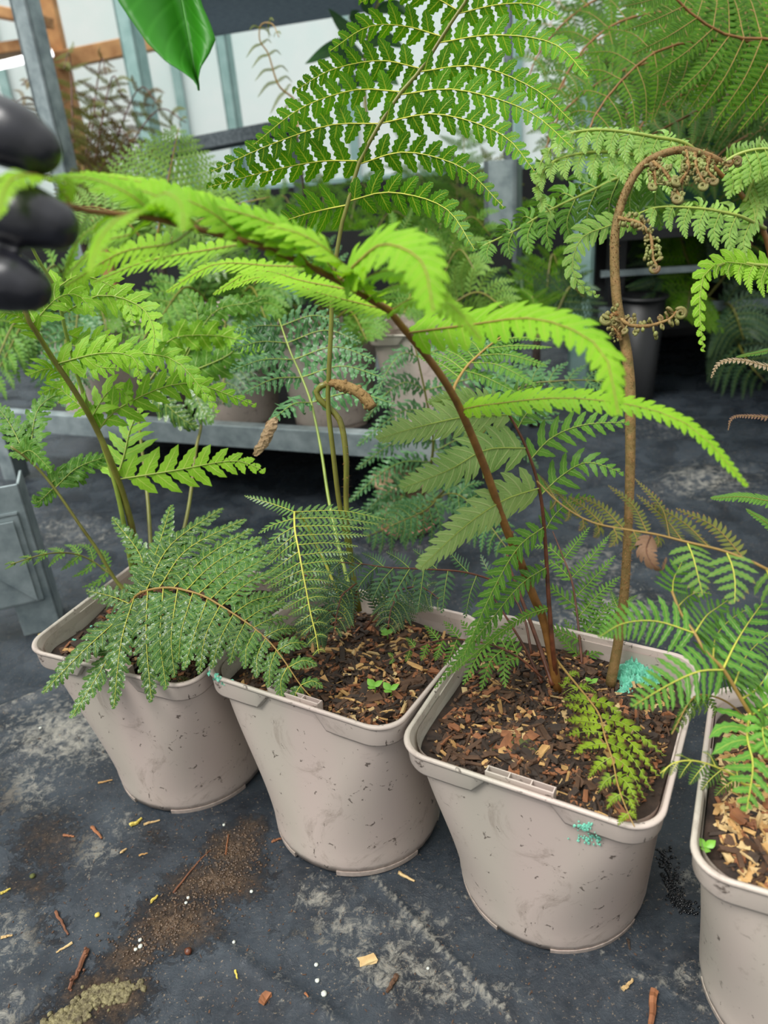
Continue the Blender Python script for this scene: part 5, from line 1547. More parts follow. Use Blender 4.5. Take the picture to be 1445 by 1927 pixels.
# dense tree-fern canopy, top right
CR = (1640, 150, 1.55)
cw = at(*CR)
CF = fern('fern', np.array([cw[0], cw[1], 0]), 'tree fern canopy filling the top right corner', 'ferns behind the front row')
V, fs = tube_vf(np.array([[0, 0, z] for z in np.linspace(0, cw[2], 9)]), np.linspace(.04, .028, 9), 10)
build('trunk', V, fs, CF, [MT['soil']])
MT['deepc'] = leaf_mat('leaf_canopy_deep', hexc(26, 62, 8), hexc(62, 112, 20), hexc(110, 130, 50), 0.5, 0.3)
for rr_, npr, ln, hw, mm in (
        ([(1600, 100, 1.0), (1445, 74, .98), (1380, 70, .97), (1320, 40, .96), (1265, -10, .95), (1220, -80, .94)], 13, 190, 24, 'canopy'),
        ([(1600, 110, 1.02), (1420, 80, 1.02), (1340, 76, 1.02), (1230, 100, 1.02), (1130, 200, 1.02), (1090, 300, 1.02)], 15, 150, 22, 'canopy'),
        ([(1600, 60, 1.2), (1400, 20, 1.2), (1200, 30, 1.2), (1100, 90, 1.18), (1040, 190, 1.17)], 16, 150, 20, 'canopy'),
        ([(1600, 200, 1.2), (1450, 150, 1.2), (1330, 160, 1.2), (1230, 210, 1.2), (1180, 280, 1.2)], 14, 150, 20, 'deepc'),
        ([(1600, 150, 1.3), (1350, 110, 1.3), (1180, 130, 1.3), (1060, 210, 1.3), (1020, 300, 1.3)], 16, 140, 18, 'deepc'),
        ([(1600, 230, 1.1), (1480, 120, 1.08), (1370, 180, 1.06), (1290, 220, 1.04), (1200, 268, 1.02)], 14, 90, 16, 'mid'),
        ([(1600, -20, 1.4), (1300, -60, 1.4), (1120, 0, 1.4), (1020, 90, 1.4), (985, 180, 1.4)], 16, 150, 18, 'canopy'),
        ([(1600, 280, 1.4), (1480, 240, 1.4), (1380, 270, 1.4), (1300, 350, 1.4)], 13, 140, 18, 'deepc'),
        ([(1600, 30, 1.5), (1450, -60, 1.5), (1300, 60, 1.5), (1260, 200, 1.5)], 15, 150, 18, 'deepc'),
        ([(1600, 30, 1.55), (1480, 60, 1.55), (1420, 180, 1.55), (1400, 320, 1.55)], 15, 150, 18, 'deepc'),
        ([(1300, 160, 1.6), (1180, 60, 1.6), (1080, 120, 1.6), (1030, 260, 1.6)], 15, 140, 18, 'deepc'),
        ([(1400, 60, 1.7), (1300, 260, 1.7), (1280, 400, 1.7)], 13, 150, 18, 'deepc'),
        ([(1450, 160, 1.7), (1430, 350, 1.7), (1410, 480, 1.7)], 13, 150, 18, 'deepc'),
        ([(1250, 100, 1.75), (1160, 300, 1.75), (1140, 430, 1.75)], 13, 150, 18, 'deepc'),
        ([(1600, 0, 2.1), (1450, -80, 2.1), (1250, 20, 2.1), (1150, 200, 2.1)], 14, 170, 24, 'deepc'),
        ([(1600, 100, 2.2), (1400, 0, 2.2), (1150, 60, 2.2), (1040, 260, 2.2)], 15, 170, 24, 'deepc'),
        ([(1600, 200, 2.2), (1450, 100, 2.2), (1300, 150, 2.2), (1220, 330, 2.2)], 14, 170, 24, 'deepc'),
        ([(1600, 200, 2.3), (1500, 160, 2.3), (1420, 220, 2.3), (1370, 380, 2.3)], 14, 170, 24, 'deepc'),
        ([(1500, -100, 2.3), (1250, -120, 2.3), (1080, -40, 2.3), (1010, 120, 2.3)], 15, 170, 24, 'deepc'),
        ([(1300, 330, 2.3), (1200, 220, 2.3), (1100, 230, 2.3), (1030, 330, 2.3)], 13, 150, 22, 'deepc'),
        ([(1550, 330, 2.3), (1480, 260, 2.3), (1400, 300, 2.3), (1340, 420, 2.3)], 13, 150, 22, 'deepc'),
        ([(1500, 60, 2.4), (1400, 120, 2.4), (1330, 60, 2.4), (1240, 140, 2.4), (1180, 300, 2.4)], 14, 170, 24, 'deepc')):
    rr_ = [CR] + list(rr_)
    auto(CF, rr_, npr, ln, hw * 1.35, 'fine', MT[mm], MT['rib_b'], MT['stem_b'], .2, .35, .12, .05, .004)

# blurred ferns behind the centre
def mound(label, base, fronds, mats, ln, hw, n=10, group='ferns behind the front row', st='fine', stem='stem_g', rad=.003):
    r = fern('fern', onz(base[0], base[1], base[2]) if len(base) == 3 else at(*base[:3]), label, group)
    bx, by, bd = proj(np.array(r.location))
    for k, (tx, ty, td, lift) in enumerate(fronds):
        mid = ((bx * .45 + tx * .55), min(by, ty) - lift, bd * .5 + td * .5)
        auto(r, [(bx, by, bd), (bx * .75 + tx * .25, by * .55 + mid[1] * .45, bd * .7 + td * .3), mid, (tx, ty, td)], n, ln, hw, st, MT[mats[k % len(mats)]], MT['rib_g'], MT[stem], .35, .4, .15, .04, rad)
    return r
tp = lambda x, y: proj(trp(x, y, .31))
def mound_at(label, p, fronds, mats, ln, hw, n=10, **kw):
    r = fern('fern', p, label, 'ferns behind the front row')
    bx, by, bd = proj(p)
    for k, (tx, ty, td, lift) in enumerate(fronds):
        mid = ((bx * .4 + tx * .6), min(by, ty) - lift, bd * .5 + td * .5)
        auto(r, [(bx, by, bd), (bx * .8 + tx * .2, by * .5 + mid[1] * .5, bd * .75 + td * .25), mid, (tx, ty, td)], n, ln, hw, kw.get('st', 'fine'), MT[mats[k % len(mats)]], MT['rib_g'], MT[kw.get('stem', 'stem_g')], .35, .4, .15, .04, kw.get('rad', .003))
    return r
mound_at('dark green coarse-leaved fern on the trolley, left of the tall stem', trp(.03, .14, .31),
         [(300, 600, 1.25, 60), (470, 690, 1.2, 40), (500, 600, 1.25, 60), (380, 520, 1.35, 60), (240, 700, 1.2, 60), (420, 760, 1.1, 40), (560, 560, 1.4, 50)], ['mid', 'deep', 'mid', 'dark'], 80, 22, 8, st='coarse')
mound_at('blue-green fern on the trolley at the left edge, below the gloved hand', trp(-.32, .13, .31),
         [(0, 690, 1.2, 50), (140, 640, 1.2, 60), (60, 560, 1.3, 60), (200, 620, 1.3, 50), (110, 760, 1.1, 40), (-40, 760, 1.1, 40)], ['mid', 'teal', 'mid'], 75, 20, 8, st='coarse')
mound_at('crinkled green fern on the trolley, behind the fuzzy curled shoot', trp(.235, .17, .31),
         [(440, 610, 1.4, 50), (520, 560, 1.4, 60), (640, 560, 1.4, 60), (690, 640, 1.3, 40), (560, 520, 1.5, 50)], ['mid', 'teal', 'dark'], 75, 18, 9, st='coarse')
mound_at('pale feathery fern on the trolley, right of the tall stem', trp(.44, .19, .31),
         [(800, 480, 1.4, 50), (900, 520, 1.35, 50), (700, 480, 1.4, 50), (860, 430, 1.5, 40), (960, 590, 1.3, 40), (760, 590, 1.3, 40), (930, 450, 1.45, 40)], ['mid', 'pale', 'mid'], 80, 18, 10)
# bright single leaflets left of the tall stem
KF = F1
for pts, hw, m in (([(300, 690, .93), (320, 638, .93), (415, 632, .96), (471, 650, .95), (497, 673, .94)], 34, 'lime'), ([(330, 700, 1.0), (360, 640, 1.0), (372, 590, 1.0), (350, 550, 1.0)], 42, 'mid'),
                   ([(360, 700, 1.0), (440, 660, 1.0), (455, 600, 1.0), (430, 575, 1.0)], 40, 'mid'), ([(340, 690, 1.0), (400, 590, 1.0), (470, 570, .98), (500, 560, .98)], 34, 'mid'),
                   ([(330, 700, 1.0), (300, 740, .98), (345, 790, .97), (370, 800, .97)], 38, 'dark'), ([(360, 720, 1.0), (380, 770, .98), (400, 790, .97)], 34, 'dark')):
    pinna([at(*p) for p in pts], hw * 1.0 / F_PX, CAMN, 'crinkle', MT[m], MT['rib_g'], KF, np.array(KF.location), N=10, name='pinna')
stem_only(KF, [(300, 1150, .86), (350, 980, .92), (368, 850, .97), (378, 790, .99), (360, 700, 1.0)], (.0026, .0018), MT['stem_g'])
stem_only(KF, [(290, 1140, .86), (280, 965, .9), (273, 892, .92), (262, 760, .93), (300, 690, .93)], (.0028, .0016), MT['stem_g'])
# pale triangular frond behind the hand
PF = trunk_fern((300, 480, 1.5), 'pale green triangular fern frond behind the lime leaflets, left')
auto(PF, [(290, 480, 1.5), (300, 420, 1.48), (318, 330, 1.46), (336, 240, 1.44)], 16, 150, 21, 'fine', MT['pale'], MT['rib_g'], MT['rib_b'], .15, .35, .1, .02, .002, pw=.9)
auto(PF, [(290, 480, 1.5), (350, 430, 1.46), (430, 390, 1.44), (510, 370, 1.42)], 12, 90, 19, 'fine', MT['pale'], MT['rib_g'], MT['rib_b'], .2, .4, .15, .02, .002)
auto(PF, [(290, 480, 1.5), (240, 420, 1.46), (180, 390, 1.44), (120, 400, 1.42)], 12, 90, 19, 'fine', MT['pale'], MT['rib_g'], MT['rib_b'], .2, .4, .15, .02, .002)
# far green masses behind the tall frond
for k, (lb, bpx, frs, mats) in enumerate((
        ('blurred mid-green fern behind the tall frond, below the bench top', (620, 560, 2.0), [(500, 400, 2.0, 30), (600, 360, 2.0, 30), (700, 370, 2.0, 20), (780, 420, 2.0, 20), (560, 450, 1.9, 10), (680, 450, 1.9, 10)], ['mid', 'tall']),
        ('blurred olive fern behind the right half of the tall frond', (860, 560, 2.2), [(760, 360, 2.2, 30), (860, 330, 2.2, 30), (960, 330, 2.2, 30), (1000, 410, 2.1, 20), (800, 430, 2.1, 10), (920, 440, 2.1, 10), (730, 300, 2.3, 20), (880, 270, 2.3, 20)], ['tall', 'mid', 'olive']),
        ('shaded fern below the drooping crinkled fronds, right of centre', (1010, 640, 1.7), [(960, 520, 1.7, 20), (1050, 500, 1.7, 20), (1100, 560, 1.7, 20), (1000, 570, 1.6, 10)], ['deep', 'tall']),
        ('shaded fern hanging over the low bench at the right', (1330, 560, 1.9), [(1220, 560, 1.9, 60), (1290, 600, 1.85, 60), (1400, 640, 1.8, 60), (1440, 720, 1.75, 40), (1240, 470, 1.9, 50), (1420, 520, 1.9, 50)], ['deep', 'tall', 'deep']),
        ('dim fern at the back, under the canopy on the far right', (1300, 420, 2.1), [(1150, 330, 2.1, 30), (1230, 280, 2.1, 40), (1330, 270, 2.1, 40), (1420, 300, 2.1, 30), (1450, 400, 2.0, 10), (1180, 420, 2.0, 10)], ['tall', 'deep']))):
    r = trunk_fern(bpx, lb)
    for q, (tx, ty, td, lf) in enumerate(frs):
        bx, by, bd = bpx
        auto(r, [(bx, by, bd), (bx * .6 + tx * .4, by * .5 + (ty - lf) * .5, bd), (bx * .3 + tx * .7, ty - lf, td), (tx, ty, td)], 10, 95, 16, 'fine', MT[mats[q % len(mats)]], MT['rib_g'], MT['stem_g'], .25, .35, .15, .04, .004)
# rusty fern, upper left
UF = trunk_fern((160, 420, 2.1), 'blurred rusty brown fern in front of the white wall, upper left')
for q, (tx, ty, lf) in enumerate(((40, 160, 10), (120, 130, 20), (200, 140, 20), (300, 200, 30), (350, 230, 20), (250, 270, 20), (90, 240, 20), (180, 220, 30), (300, 300, 10), (20, 200, 10), (230, 180, 30))):
    auto(UF, [(160, 420, 2.1), (150 * .7 + tx * .3, 330, 2.1), (160 * .3 + tx * .7, ty - lf, 2.1), (tx, ty, 2.05)], 9, 62, 10, 'fine', MT[['rusty', 'olive', 'rusty'][q % 3]], MT['rib_b'], MT['stem_d'], .35, .35, .2, .04, .004)
VF = trunk_fern((150, 420, 1.8), 'small olive fern just right of the topmost gloved finger')
for tx, ty in ((150, 310), (200, 300), (120, 340), (240, 330)):
    auto(VF, [(150, 430, 1.8), (150 * .4 + tx * .6, 340, 1.8), (tx, ty, 1.78)], 8, 45, 10, 'fine', MT['olive'], MT['rib_b'], MT['stem_d'], .3, .35, .2, .03, .003)
# thin drooping shoot against the white wall
WF = trunk_fern((560, 260, 1.5), 'thin pale drooping shoot against the white wall panels', .004)
auto(WF, [(560, 260, 1.5), (557, 194, 1.5), (524, 160, 1.48), (505, 102, 1.46), (489, 77, 1.45), (491, 47, 1.44), (512, 45, 1.43), (525, 70, 1.42)], 7, 42, 5, 'fine', MT['olive'], MT['rib_g'], MT['rib_b'], .25, .1, .6, .02, .0025)

# lance-leaved plant at the top
def blade(P, hw, nrm, m, parent, o0, name='leaf', fold=.25, rib=None):
    C = crom(np.array(P), 17)
    T = unit(np.gradient(C, axis=0))
    N_ = unit(np.asarray(nrm) - (T @ np.asarray(nrm))[:, None] * T)
    B = np.cross(T, N_)
    s = np.linspace(0, 1, 17)
    h = hw * np.clip(np.sin(np.pi * s ** .8), 0.02, 1) ** .85
    V, uv = [], []
    for c_ in np.linspace(-1, 1, 7):
        V.append(C + B * (h * c_)[:, None] - N_ * (np.abs(c_) * h * fold)[:, None])
        uv.append(np.c_[np.full(17, c_), s])
    V, uv = np.vstack(V), np.vstack(uv)
    i, j = np.meshgrid(np.arange(6), np.arange(16), indexing='ij')
    Fq = np.stack([i * 17 + j, i * 17 + j + 1, (i + 1) * 17 + j + 1, (i + 1) * 17 + j], -1).reshape(-1, 4)
    return build(name, V - o0, [Fq], parent, [m], None, uv)
MT['lance'] = leaf_mat('leaf_lance', hexc(40, 78, 44), hexc(70, 110, 66), hexc(96, 130, 80), 0.35, 0.3, veinw=.06)
b0 = at(690, 240, 1.7)
LP = tag(empty('lance_leaved_plant', b0), 'dark lance-leaved plant behind the tip of the tall frond', 'plant')
stem_only(LP, [(690, 240, 1.7), (685, 130, 1.7), (700, 40, 1.7), (735, -60, 1.7)], (.005, .003), MT['stem_g'])
for pts, hw in (([(688, 110), (640, 85), (574, 120)], 14), ([(692, 70), (655, 55), (618, 16)], 13), ([(700, 30), (690, 0), (712, -30)], 12), ([(686, 120), (650, 110), (640, 75)], 13), ([(690, 90), (720, 70), (760, 90)], 13),
                ([(690, 60), (665, 30), (676, 20)], 10), ([(705, 20), (740, 10), (770, 30)], 13), ([(686, 150), (720, 140), (750, 160)], 13), ([(686, 160), (660, 150), (630, 170)], 12), ([(715, 0), (700, -40), (660, -50)], 13)):
    blade([at(x, y, 1.7 - .02 * q) for q, (x, y) in enumerate(pts)], hw * 1.7 / F_PX, CAMN, MT['lance'], LP, b0)

# broad leaf hanging from above
MT['broad'] = leaf_mat('leaf_broad', hexc(50, 132, 24), hexc(74, 164, 44), hexc(80, 166, 50), 0.38, 0.4, veinw=.03)
MT['broadrib'] = plain('leaf_broad_rib', hexc(74, 156, 44), 0.45)
stn = [((300, -170), (298, -168), (302, -170)), ((318, -105), (222, -100), (352, -110)), ((333, -45), (203, -45), (370, -40)), ((343, 0), (221, 0), (380, 8)), ((350, 38), (247, 38), (396, 44)), ((356, 72), (277, 80), (406, 74)),
       ((361, 102), (312, 115), (394, 102)), ((366, 128), (343, 134), (378, 127)), ((370, 148), (363, 149), (374, 147)), ((373, 160), (371, 160), (375, 160)), ((374, 170), (373, 170), (375, 170))]
Mp = crom(np.array([[*m_, .50] for m_, _, _ in stn]), 33)
def edge(k, d):
    return crom(np.array([[*s_[k], d] for s_ in stn]), 33)
def redo(k, d):
    # resample by station index so that the three lines stay in step
    P = np.array([[*s_[k], d] for s_ in stn], float)
    u = np.linspace(0, len(stn) - 1, 33)
    return np.stack([np.interp(u, np.arange(len(stn)), P[:, c_]) for c_ in range(3)], 1)
Mm, Le, Ri = redo(0, .505), redo(1, .475), redo(2, .49)
b0 = at(300, -170, .5)
BL = tag(empty('broadleaf_plant', b0), 'broad glossy green leaf with a drip tip hanging from the top edge', 'leaf')
V, uv = [], []
for c_ in np.linspace(-1, 1, 13):
    E_ = Le if c_ < 0 else Ri
    f = abs(c_)
    Q = Mm * (1 - f) + E_ * f
    Q[:, 2] -= .006 * math.sin(f * math.pi)
    V.append(np.array([at(*q) for q in Q]))
    uv.append(np.c_[np.full(33, c_), np.linspace(0, 1, 33)])
V, uv = np.vstack(V), np.vstack(uv)
i, j = np.meshgrid(np.arange(12), np.arange(32), indexing='ij')
o = build('leaf', V - b0, [np.stack([i * 33 + j, i * 33 + j + 1, (i + 1) * 33 + j + 1, (i + 1) * 33 + j], -1).reshape(-1, 4)], BL, [MT['broad']], None, uv)
sm_ = o.modifiers.new('thick', 'SOLIDIFY')
sm_.thickness = .0004
V, fs = tube_vf(np.array([at(q[0], q[1], q[2] - .0006) for q in Mm[:-2]]), np.linspace(.0010, .0003, 31), 6)
build('midrib', V - b0, fs, o, [MT['broadrib']])
V, fs = tube_vf(crom(np.array([at(300, -170, .503), at(285, -260, .52), at(300, -420, .56)]), 12), .0018, 7)
build('petiole', V - b0, fs, BL, [MT['stem_g']])

# ---------------------------------------------------------------- gloved hand holding the frond
def chain(mb, pts):
    P = np.array([[*at(x, y, d), r_] for x, y, d, r_ in pts])
    C = crom(P, 36)
    mb.tube(C[:, :3], C[:, 3], 14)
    for q in (0, -1):
        V, Fb = blob_vf(np.zeros(3), 1.0, 1.0, 8, 14)
        V = unit(V) * C[q, 3] * .999 + C[q, :3]
        mb.add(V, Fb)
mb = MB()
chain(mb, [(-230, 300, .345, .013), (-150, 215, .33, .0138), (-60, 225, .305, .0136), (15, 252, .297, .0132), (48, 268, .296, .0120), (70, 280, .296, .0098)])
chain(mb, [(-240, 400, .345, .013), (-160, 350, .325, .0138), (-60, 385, .302, .0132), (40, 405, .298, .0128), (80, 416, .297, .0118), (103, 424, .297, .0100)])
chain(mb, [(-240, 500, .345, .013), (-170, 490, .325, .0134), (-70, 512, .304, .0126), (5, 528, .299, .0121), (35, 536, .298, .0112), (54, 543, .298, .0096)])
chain(mb, [(-240, 590, .35, .012), (-180, 610, .335, .0122), (-120, 630, .315, .0115), (-75, 640, .305, .0098)])
chain(mb, [(-330, 300, .38, .016), (-230, 240, .40, .0155), (-140, 280, .385, .0140), (-70, 320, .36, .0125), (-45, 332, .352, .010)])
for q, (ky, wy) in enumerate(((300, 360), (400, 420), (500, 485), (590, 545))):
    chain(mb, [(-225, ky, .345, .0135), (-290, ky * .75 + wy * .25, .362, .0195), (-370, (ky + wy) / 2, .383, .022), (-460, wy, .405, .022)])
    if q < 3:
        chain(mb, [(-255, ky + 48, .352, .014), (-330, (ky + wy) / 2 + 42, .372, .0205), (-460, wy + 32, .405, .022)])
chain(mb, [(-330, 300, .38, .0165), (-390, 345, .39, .019), (-460, 400, .405, .019)])
chain(mb, [(-460, 400, .405, .024), (-560, 420, .43, .026), (-800, 450, .48, .029), (-1100, 480, .55, .034)])
chain(mb, [(-460, 500, .405, .024), (-560, 510, .43, .026), (-800, 530, .48, .029), (-1100, 560, .55, .034)])
chain(mb, [(-460, 450, .405, .022), (-560, 465, .43, .026), (-800, 490, .48, .031), (-1100, 520, .55, .036)])
hb = at(-430, 440, .40)
hand = mb.done('person', None, [MT['glove']], smooth=True, origin=hb)
hand.location = hb
rm = hand.modifiers.new('remesh', 'REMESH')
rm.mode = 'VOXEL'
rm.voxel_size = .0013
rm.use_smooth_shade = True
s_ = hand.modifiers.new('smooth', 'SMOOTH')
s_.factor = .5
s_.iterations = 16
dg = bpy.context.evaluated_depsgraph_get()
me = bpy.data.meshes.new_from_object(hand.evaluated_get(dg))
hand.modifiers.clear()
hand.data = me
co = np.empty(len(me.vertices) * 3, np.float32)
me.vertices.foreach_get('co', co)
co = co.reshape(-1, 3)
no = np.empty(len(me.vertices) * 3, np.float32)
me.vertices.foreach_get('normal', no)
co += no.reshape(-1, 3) * (0.00025 * np.sin(co[:, :1] * 260 + 2 * np.sin(co[:, 2:] * 170)) * np.sin(co[:, 1:2] * 190))
me.vertices.foreach_set('co', co.ravel())
me.update()
tag(hand, 'person in black rubber glove, three fingertips reaching in from the left to hold a frond', 'person')

# ---------------------------------------------------------------- mint powder, moss, seedlings on the soil
def local_px(k, x, y):
    p = onz(x, y, SOIL_Z + .002) - np.array([POTS[k][0], POTS[k][1], 0])
    q = p @ np.array(POT_ROT[k])
    return q[0], q[1]
cx_, cy_ = local_px(2, 1196, 1272)
clump('mint_powder', 2, cx_, cy_, .021, .016, .012, MT['mint'], 'mint green powdery clump on the soil beside the hairy stem', 'powder')
cx_, cy_ = local_px(2, 1178, 1296)
clump('mint_powder', 2, cx_, cy_, .008, .008, .006, MT['mint'], 'small mint green crumb below the larger mint clump', 'powder', 14)
cx_, cy_ = local_px(0, 238, 1172)
clump('mint_powder', 0, cx_, cy_, .012, .009, .004, MT['mint'], 'mint green powder patch under the arching dark frond', 'powder', 16)
cx_, cy_ = local_px(0, 352, 1276)
clump('moss_tuft', 0, cx_, cy_, .022, .008, .005, MT['moss'], 'olive moss along the front rim of the leftmost pot', 'moss', 20)
cx_, cy_ = local_px(2, 975, 1400)
clump('moss_tuft', 2, cx_, cy_, .024, .02, .004, MT['moss'], 'dark moss patch in the middle of the mint-splashed pot', 'moss', 20)
cx_, cy_ = local_px(0, 78, 1198)
clump('yellow_pebble', 0, cx_, cy_, .006, .005, .005, MT['straw'], 'pale yellow pebble in the left corner of the leftmost pot', 'pebble', 12)
mb = MB()
for q in range(90):
    x, y = local_px(0, random.uniform(110, 240), random.uniform(1140, 1215))
    if max(abs(x), abs(y)) < .085:
        V, Fb = blob_vf(np.zeros(3), random.uniform(.0008, .002), 1, 3, 5)
        mb.add(V + in_pot(0, (x, y, soil_h(0, x, y) + .002)), Fb)
o = mb.done('mint_granules', None, [MT['mint']])
tag(o, 'mint green fertiliser granules scattered over the leftmost pot soil', 'granules', kind='stuff')
MT['seed'] = plain('seedling_green', hexc(120, 176, 60), 0.5)
def seedling(k, x, y, label, s=1.0):
    lx, ly = local_px(k, x, y)
    b0 = in_pot(k, (lx, ly, soil_h(k, lx, ly)))
    r = tag(empty('seedling', b0), label, 'seedling', 'seedlings in the front pots')
    V, fs = tube_vf(np.array([[0, 0, 0], [.001, 0, .005], [0, 0, .009]]) * s, .0006, 5)
    build('stem', V, fs, r, [MT['seed']])
    for a in (0.3, 2.2, 4.2):
        dv = np.array([math.cos(a), math.sin(a), .3])
        blade([np.array([0, 0, .009]) * s, (np.array([0, 0, .010]) + dv * .004) * s, (np.array([0, 0, .0095]) + dv * .008) * s], .0034 * s, np.array([0, 0, 1.0]), MT['seed'], r, np.zeros(3))
for x, y, lb in ((705, 1307, 'tiny seedling between bark chips, left of two in the second pot'), (735, 1312, 'round-leaved seedling in the second pot near its right rim'), (728, 1190, 'seedling under the dark leaflets at the back of the second pot')):
    seedling(1, x, y, lb, 1.1)
seedling(3, 1326, 1610, 'bright seedling in the corner of the pot at the right edge', .9)
seedling(2, 1112, 1296, 'yellow-green seedling between the brown stems and the hairy stem', .8)

# ---------------------------------------------------------------- litter on the ground sheet
def stick(pts, r, m, label, name='twig', cat='twig', knobs=0):
    P = [gpt(x, y, r * .8) for x, y in pts]
    C = crom(np.array(P), 10)
    C = C + RNG.normal(0, r * .18, C.shape)
    b0 = P[0]
    mb = MB()
    mb.tube(C - b0, r * np.linspace(1.1, .6, 10), 6)
    for q in range(knobs):
        mb.add(*blob_vf(C[random.randrange(10)] - b0 + RNG.normal(0, r * .6, 3), r * .6, 1, 3, 5))
    o = mb.done(name, None, [MT[m] if isinstance(m, str) else m])
    o.location = b0
    return tag(o, label, cat, 'litter on the ground sheet')
stick([(105, 1716), (117, 1738), (128, 1757)], .0014, 'twig', 'short red-brown twig near the left edge of the ground sheet')
stick([(135, 1771), (105, 1789)], .0012, CH[4], 'pale splinter between two twigs on the lower left ground sheet', 'splinter', 'splinter')
stick([(163, 1786), (148, 1820), (128, 1862)], .0024, 'twig', 'knobbly brown twig above the muddy moss lump', knobs=16)
stick([(246, 1555), (258, 1551), (267, 1543)], .0022, 'straw', 'yellow curled leaf scrap in front of the leftmost pot', 'leaf_scrap', 'leaf')
stick([(271, 1553), (301, 1544)], .0013, CH[4], 'pale stick right beside the yellow leaf scrap', 'splinter', 'splinter')
stick([(172, 1556), (182, 1566), (191, 1577)], .0018, CH[0], 'orange bark scrap left of the yellow leaf scrap', 'splinter', 'splinter')
stick([(119, 1571), (140, 1573)], .0014, CH[0], 'small orange splinter on the left ground sheet, by the orange bark scrap', 'splinter', 'splinter')
stick([(228, 1606), (239, 1597)], .0014, CH[4], 'tiny cream splinter in the middle of the left ground sheet', 'splinter', 'splinter')
stick([(261, 1611), (278, 1606)], .001, CH[1], 'thin tan splinter left of the mud trail', 'splinter', 'splinter')
stick([(283, 1698), (298, 1685)], .0015, 'straw', 'yellow straw piece at the left edge of the mud trail', 'straw', 'straw')
stick([(326, 1680), (360, 1640), (395, 1600)], .001, 'twig', 'long thin red twig along the mud trail')
stick([(425, 1610), (430, 1570)], .001, CH[0], 'upright thin twig at the top of the mud trail')
stick([(185, 1475), (212, 1469)], .0011, CH[1], 'pale splinter left of the leftmost pot base', 'splinter', 'splinter')
stick([(512, 1590), (530, 1585)], .0014, CH[0], 'small orange chip beside the second pot base', 'splinter', 'splinter')
stick([(443, 1827), (447, 1842)], .001, 'straw', 'yellow straw piece alone on the lower centre sheet', 'straw', 'straw')
stick([(750, 1646), (780, 1661)], .0016, CH[4], 'pale stick between the second and third pots', 'splinter', 'splinter')
stick([(1230, 1867), (1227, 1900), (1221, 1945)], .0032, CH[0], 'large orange wood splinter at the bottom right edge', 'splinter', 'splinter', knobs=3)
stick([(1172, 1862), (1180, 1855), (1190, 1843)], .0017, CH[4], 'cream chip left of the large orange splinter', 'splinter', 'splinter')
stick([(745, 1834), (738, 1850), (728, 1868)], .0022, CH[2], 'frayed brown bark scrap near the long crease', 'splinter', 'splinter', knobs=4)
stick([(575, 1873), (581, 1882)], .001, CH[0], 'tiny orange splinter near the round white pebble', 'splinter', 'splinter')
stick([(1182, 1768), (1186, 1786)], .0012, CH[3], 'dark twig at the right of the third pot base')
stick([(0, 1677), (18, 1668)], .0014, 'straw', 'yellow straw piece at the left photo edge', 'straw', 'straw')
stick([(0, 1763), (22, 1757)], .0014, CH[4], 'cream splinter at the left photo edge below the straw', 'splinter', 'splinter')
def pebble(x, y, r, m, label, name='pebble', cat='pebble', flat=.7):
    V, Fb = blob_vf(np.zeros(3), r, flat, 6, 9)
    b0 = gpt(x, y, r * flat * .75)
    o = build(name, V, [Fb], None, [MT[m] if isinstance(m, str) else m])
    o.location = b0
    return tag(o, label, cat, 'litter on the ground sheet')
for x, y, r, lb in ((354, 1689, .0022, 'upper of two white pebbles on the mud trail'), (350, 1699, .0022, 'lower of two white pebbles on the mud trail'), (263, 1767, .0026, 'upper white pebble of the cluster on the lower mud'),
                    (264, 1780, .003, 'largest white pebble of the cluster on the lower mud'), (255, 1786, .0024, 'leftmost white pebble of the cluster on the lower mud'), (474, 1681, .0024, 'white pebble at the right end of the mud trail'),
                    (595, 1815, .0026, 'topmost of three white pebbles on the lower centre sheet'), (597, 1845, .0028, 'middle of three white pebbles on the lower centre sheet'), (610, 1872, .0036, 'round white pebble, lowest and largest on the centre sheet'),
                    (441, 1777, .0022, 'white pebble right of the lower mud'), (421, 1551, .0022, 'white pebble near the leftmost pot base'), (805, 1817, .002, 'mint white pebble on the pale stain'), (76, 1370, .0028, 'cream pebble left of the leftmost pot')):
    pebble(x, y, r * .72, 'pebble', lb)
pebble(183, 1721, .0026, 'straw', 'yellow seed left of the mud', 'seed', 'seed')
pebble(356, 1796, .0034, MT['stem_d'], 'dark red berry below the mud trail', 'berry', 'berry', .9)
pebble(60, 1645, .003, MT['moss'], 'green moss crumb at the left of the ground sheet', 'moss_crumb', 'moss')
for x, y, sh, cl, sc, rz, lb in ((499, 1879, 6, 0, 1.5, .9, 'amber wood chip at the bottom centre of the sheet'), (692, 1806, 5, 4, 1.1, .2, 'flat peach bark flake on the pale stained sheet')):
    o = chip_obj(sh, cl)
    o.name = 'wood_chip'
    o.location = gpt(x, y, .0016)
    o.scale = (sc,) * 3
    o.rotation_euler = (0, 0, rz)
    tag(o, lb, 'wood chip', 'litter on the ground sheet')

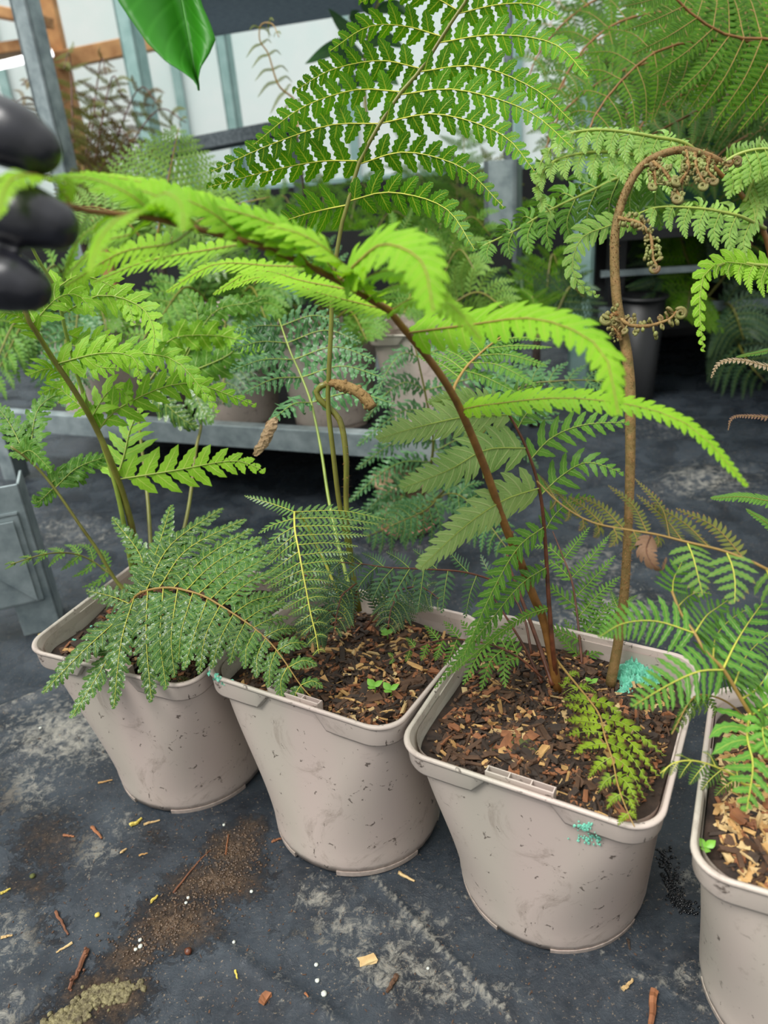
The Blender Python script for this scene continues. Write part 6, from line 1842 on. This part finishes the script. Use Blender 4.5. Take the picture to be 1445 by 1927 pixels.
def clod(name, pts, r, hgt, m, label, cat, n=220, kind=None):
    """heap of lumps with grit along a pixel track"""
    mb = MB()
    b0 = gpt(*pts[0][:2])
    for q in range(n):
        f = random.random() * (len(pts) - 1)
        i_ = int(f)
        x = pts[i_][0] * (1 - f + i_) + pts[i_ + 1][0] * (f - i_) + random.gauss(0, r)
        y = pts[i_][1] * (1 - f + i_) + pts[i_ + 1][1] * (f - i_) + random.gauss(0, r * .6)
        s_ = random.uniform(.0008, hgt)
        V, Fb = blob_vf(np.zeros(3), s_, .6, 4, 6)
        mb.add(V * (1 + RNG.normal(0, .12, V.shape)) + gpt(x, y, s_ * .15) - b0, Fb)
    o = mb.done(name, None, [m], smooth=True)
    o.location = b0
    return tag(o, label, cat, kind=kind)
clod('mud_crumbs', [(460, 1570), (440, 1620), (400, 1670), (330, 1740), (240, 1800)], 34, .0015, MT['mud'], 'wet brown mud crumbs trailing across the ground sheet', 'mud', 900, 'stuff')
clod('mud_lump', [(90, 1935), (140, 1905), (180, 1870), (245, 1862)], 13, .0034, MT['mossmud'], 'mossy mud lump at the bottom left corner', 'mud', 620)
clod('wet_scum', [(1250, 1600), (1262, 1650), (1275, 1690), (1300, 1715)], 9, .002, MT['scum'], 'black wet scum on the sheet left of the right edge pot', 'scum', 300)
mb = MB()
for q in range(700):
    x, y = random.uniform(-20, 1330), random.uniform(1330, 1927)
    if random.random() < .35:
        x, y = random.gauss(330, 130), random.gauss(1700, 110)
    p = gpt(x, y, .0005)
    if any((p[0] - a_[0]) ** 2 + (p[1] - a_[1]) ** 2 < .0875 ** 2 for a_ in POTS):
        continue
    V, Fb = CH_VF[random.randrange(8)]
    a = random.uniform(0, 6.28)
    R_ = np.array([[math.cos(a), -math.sin(a), 0], [math.sin(a), math.cos(a), 0], [0, 0, 1]])
    mb.add(V * random.uniform(.06, .2) @ R_.T + p, Fb)
tag(mb.done('bark_dust', None, [CH[2]]), 'fine bark crumbs scattered over the wet ground sheet', 'bark crumbs', kind='stuff')
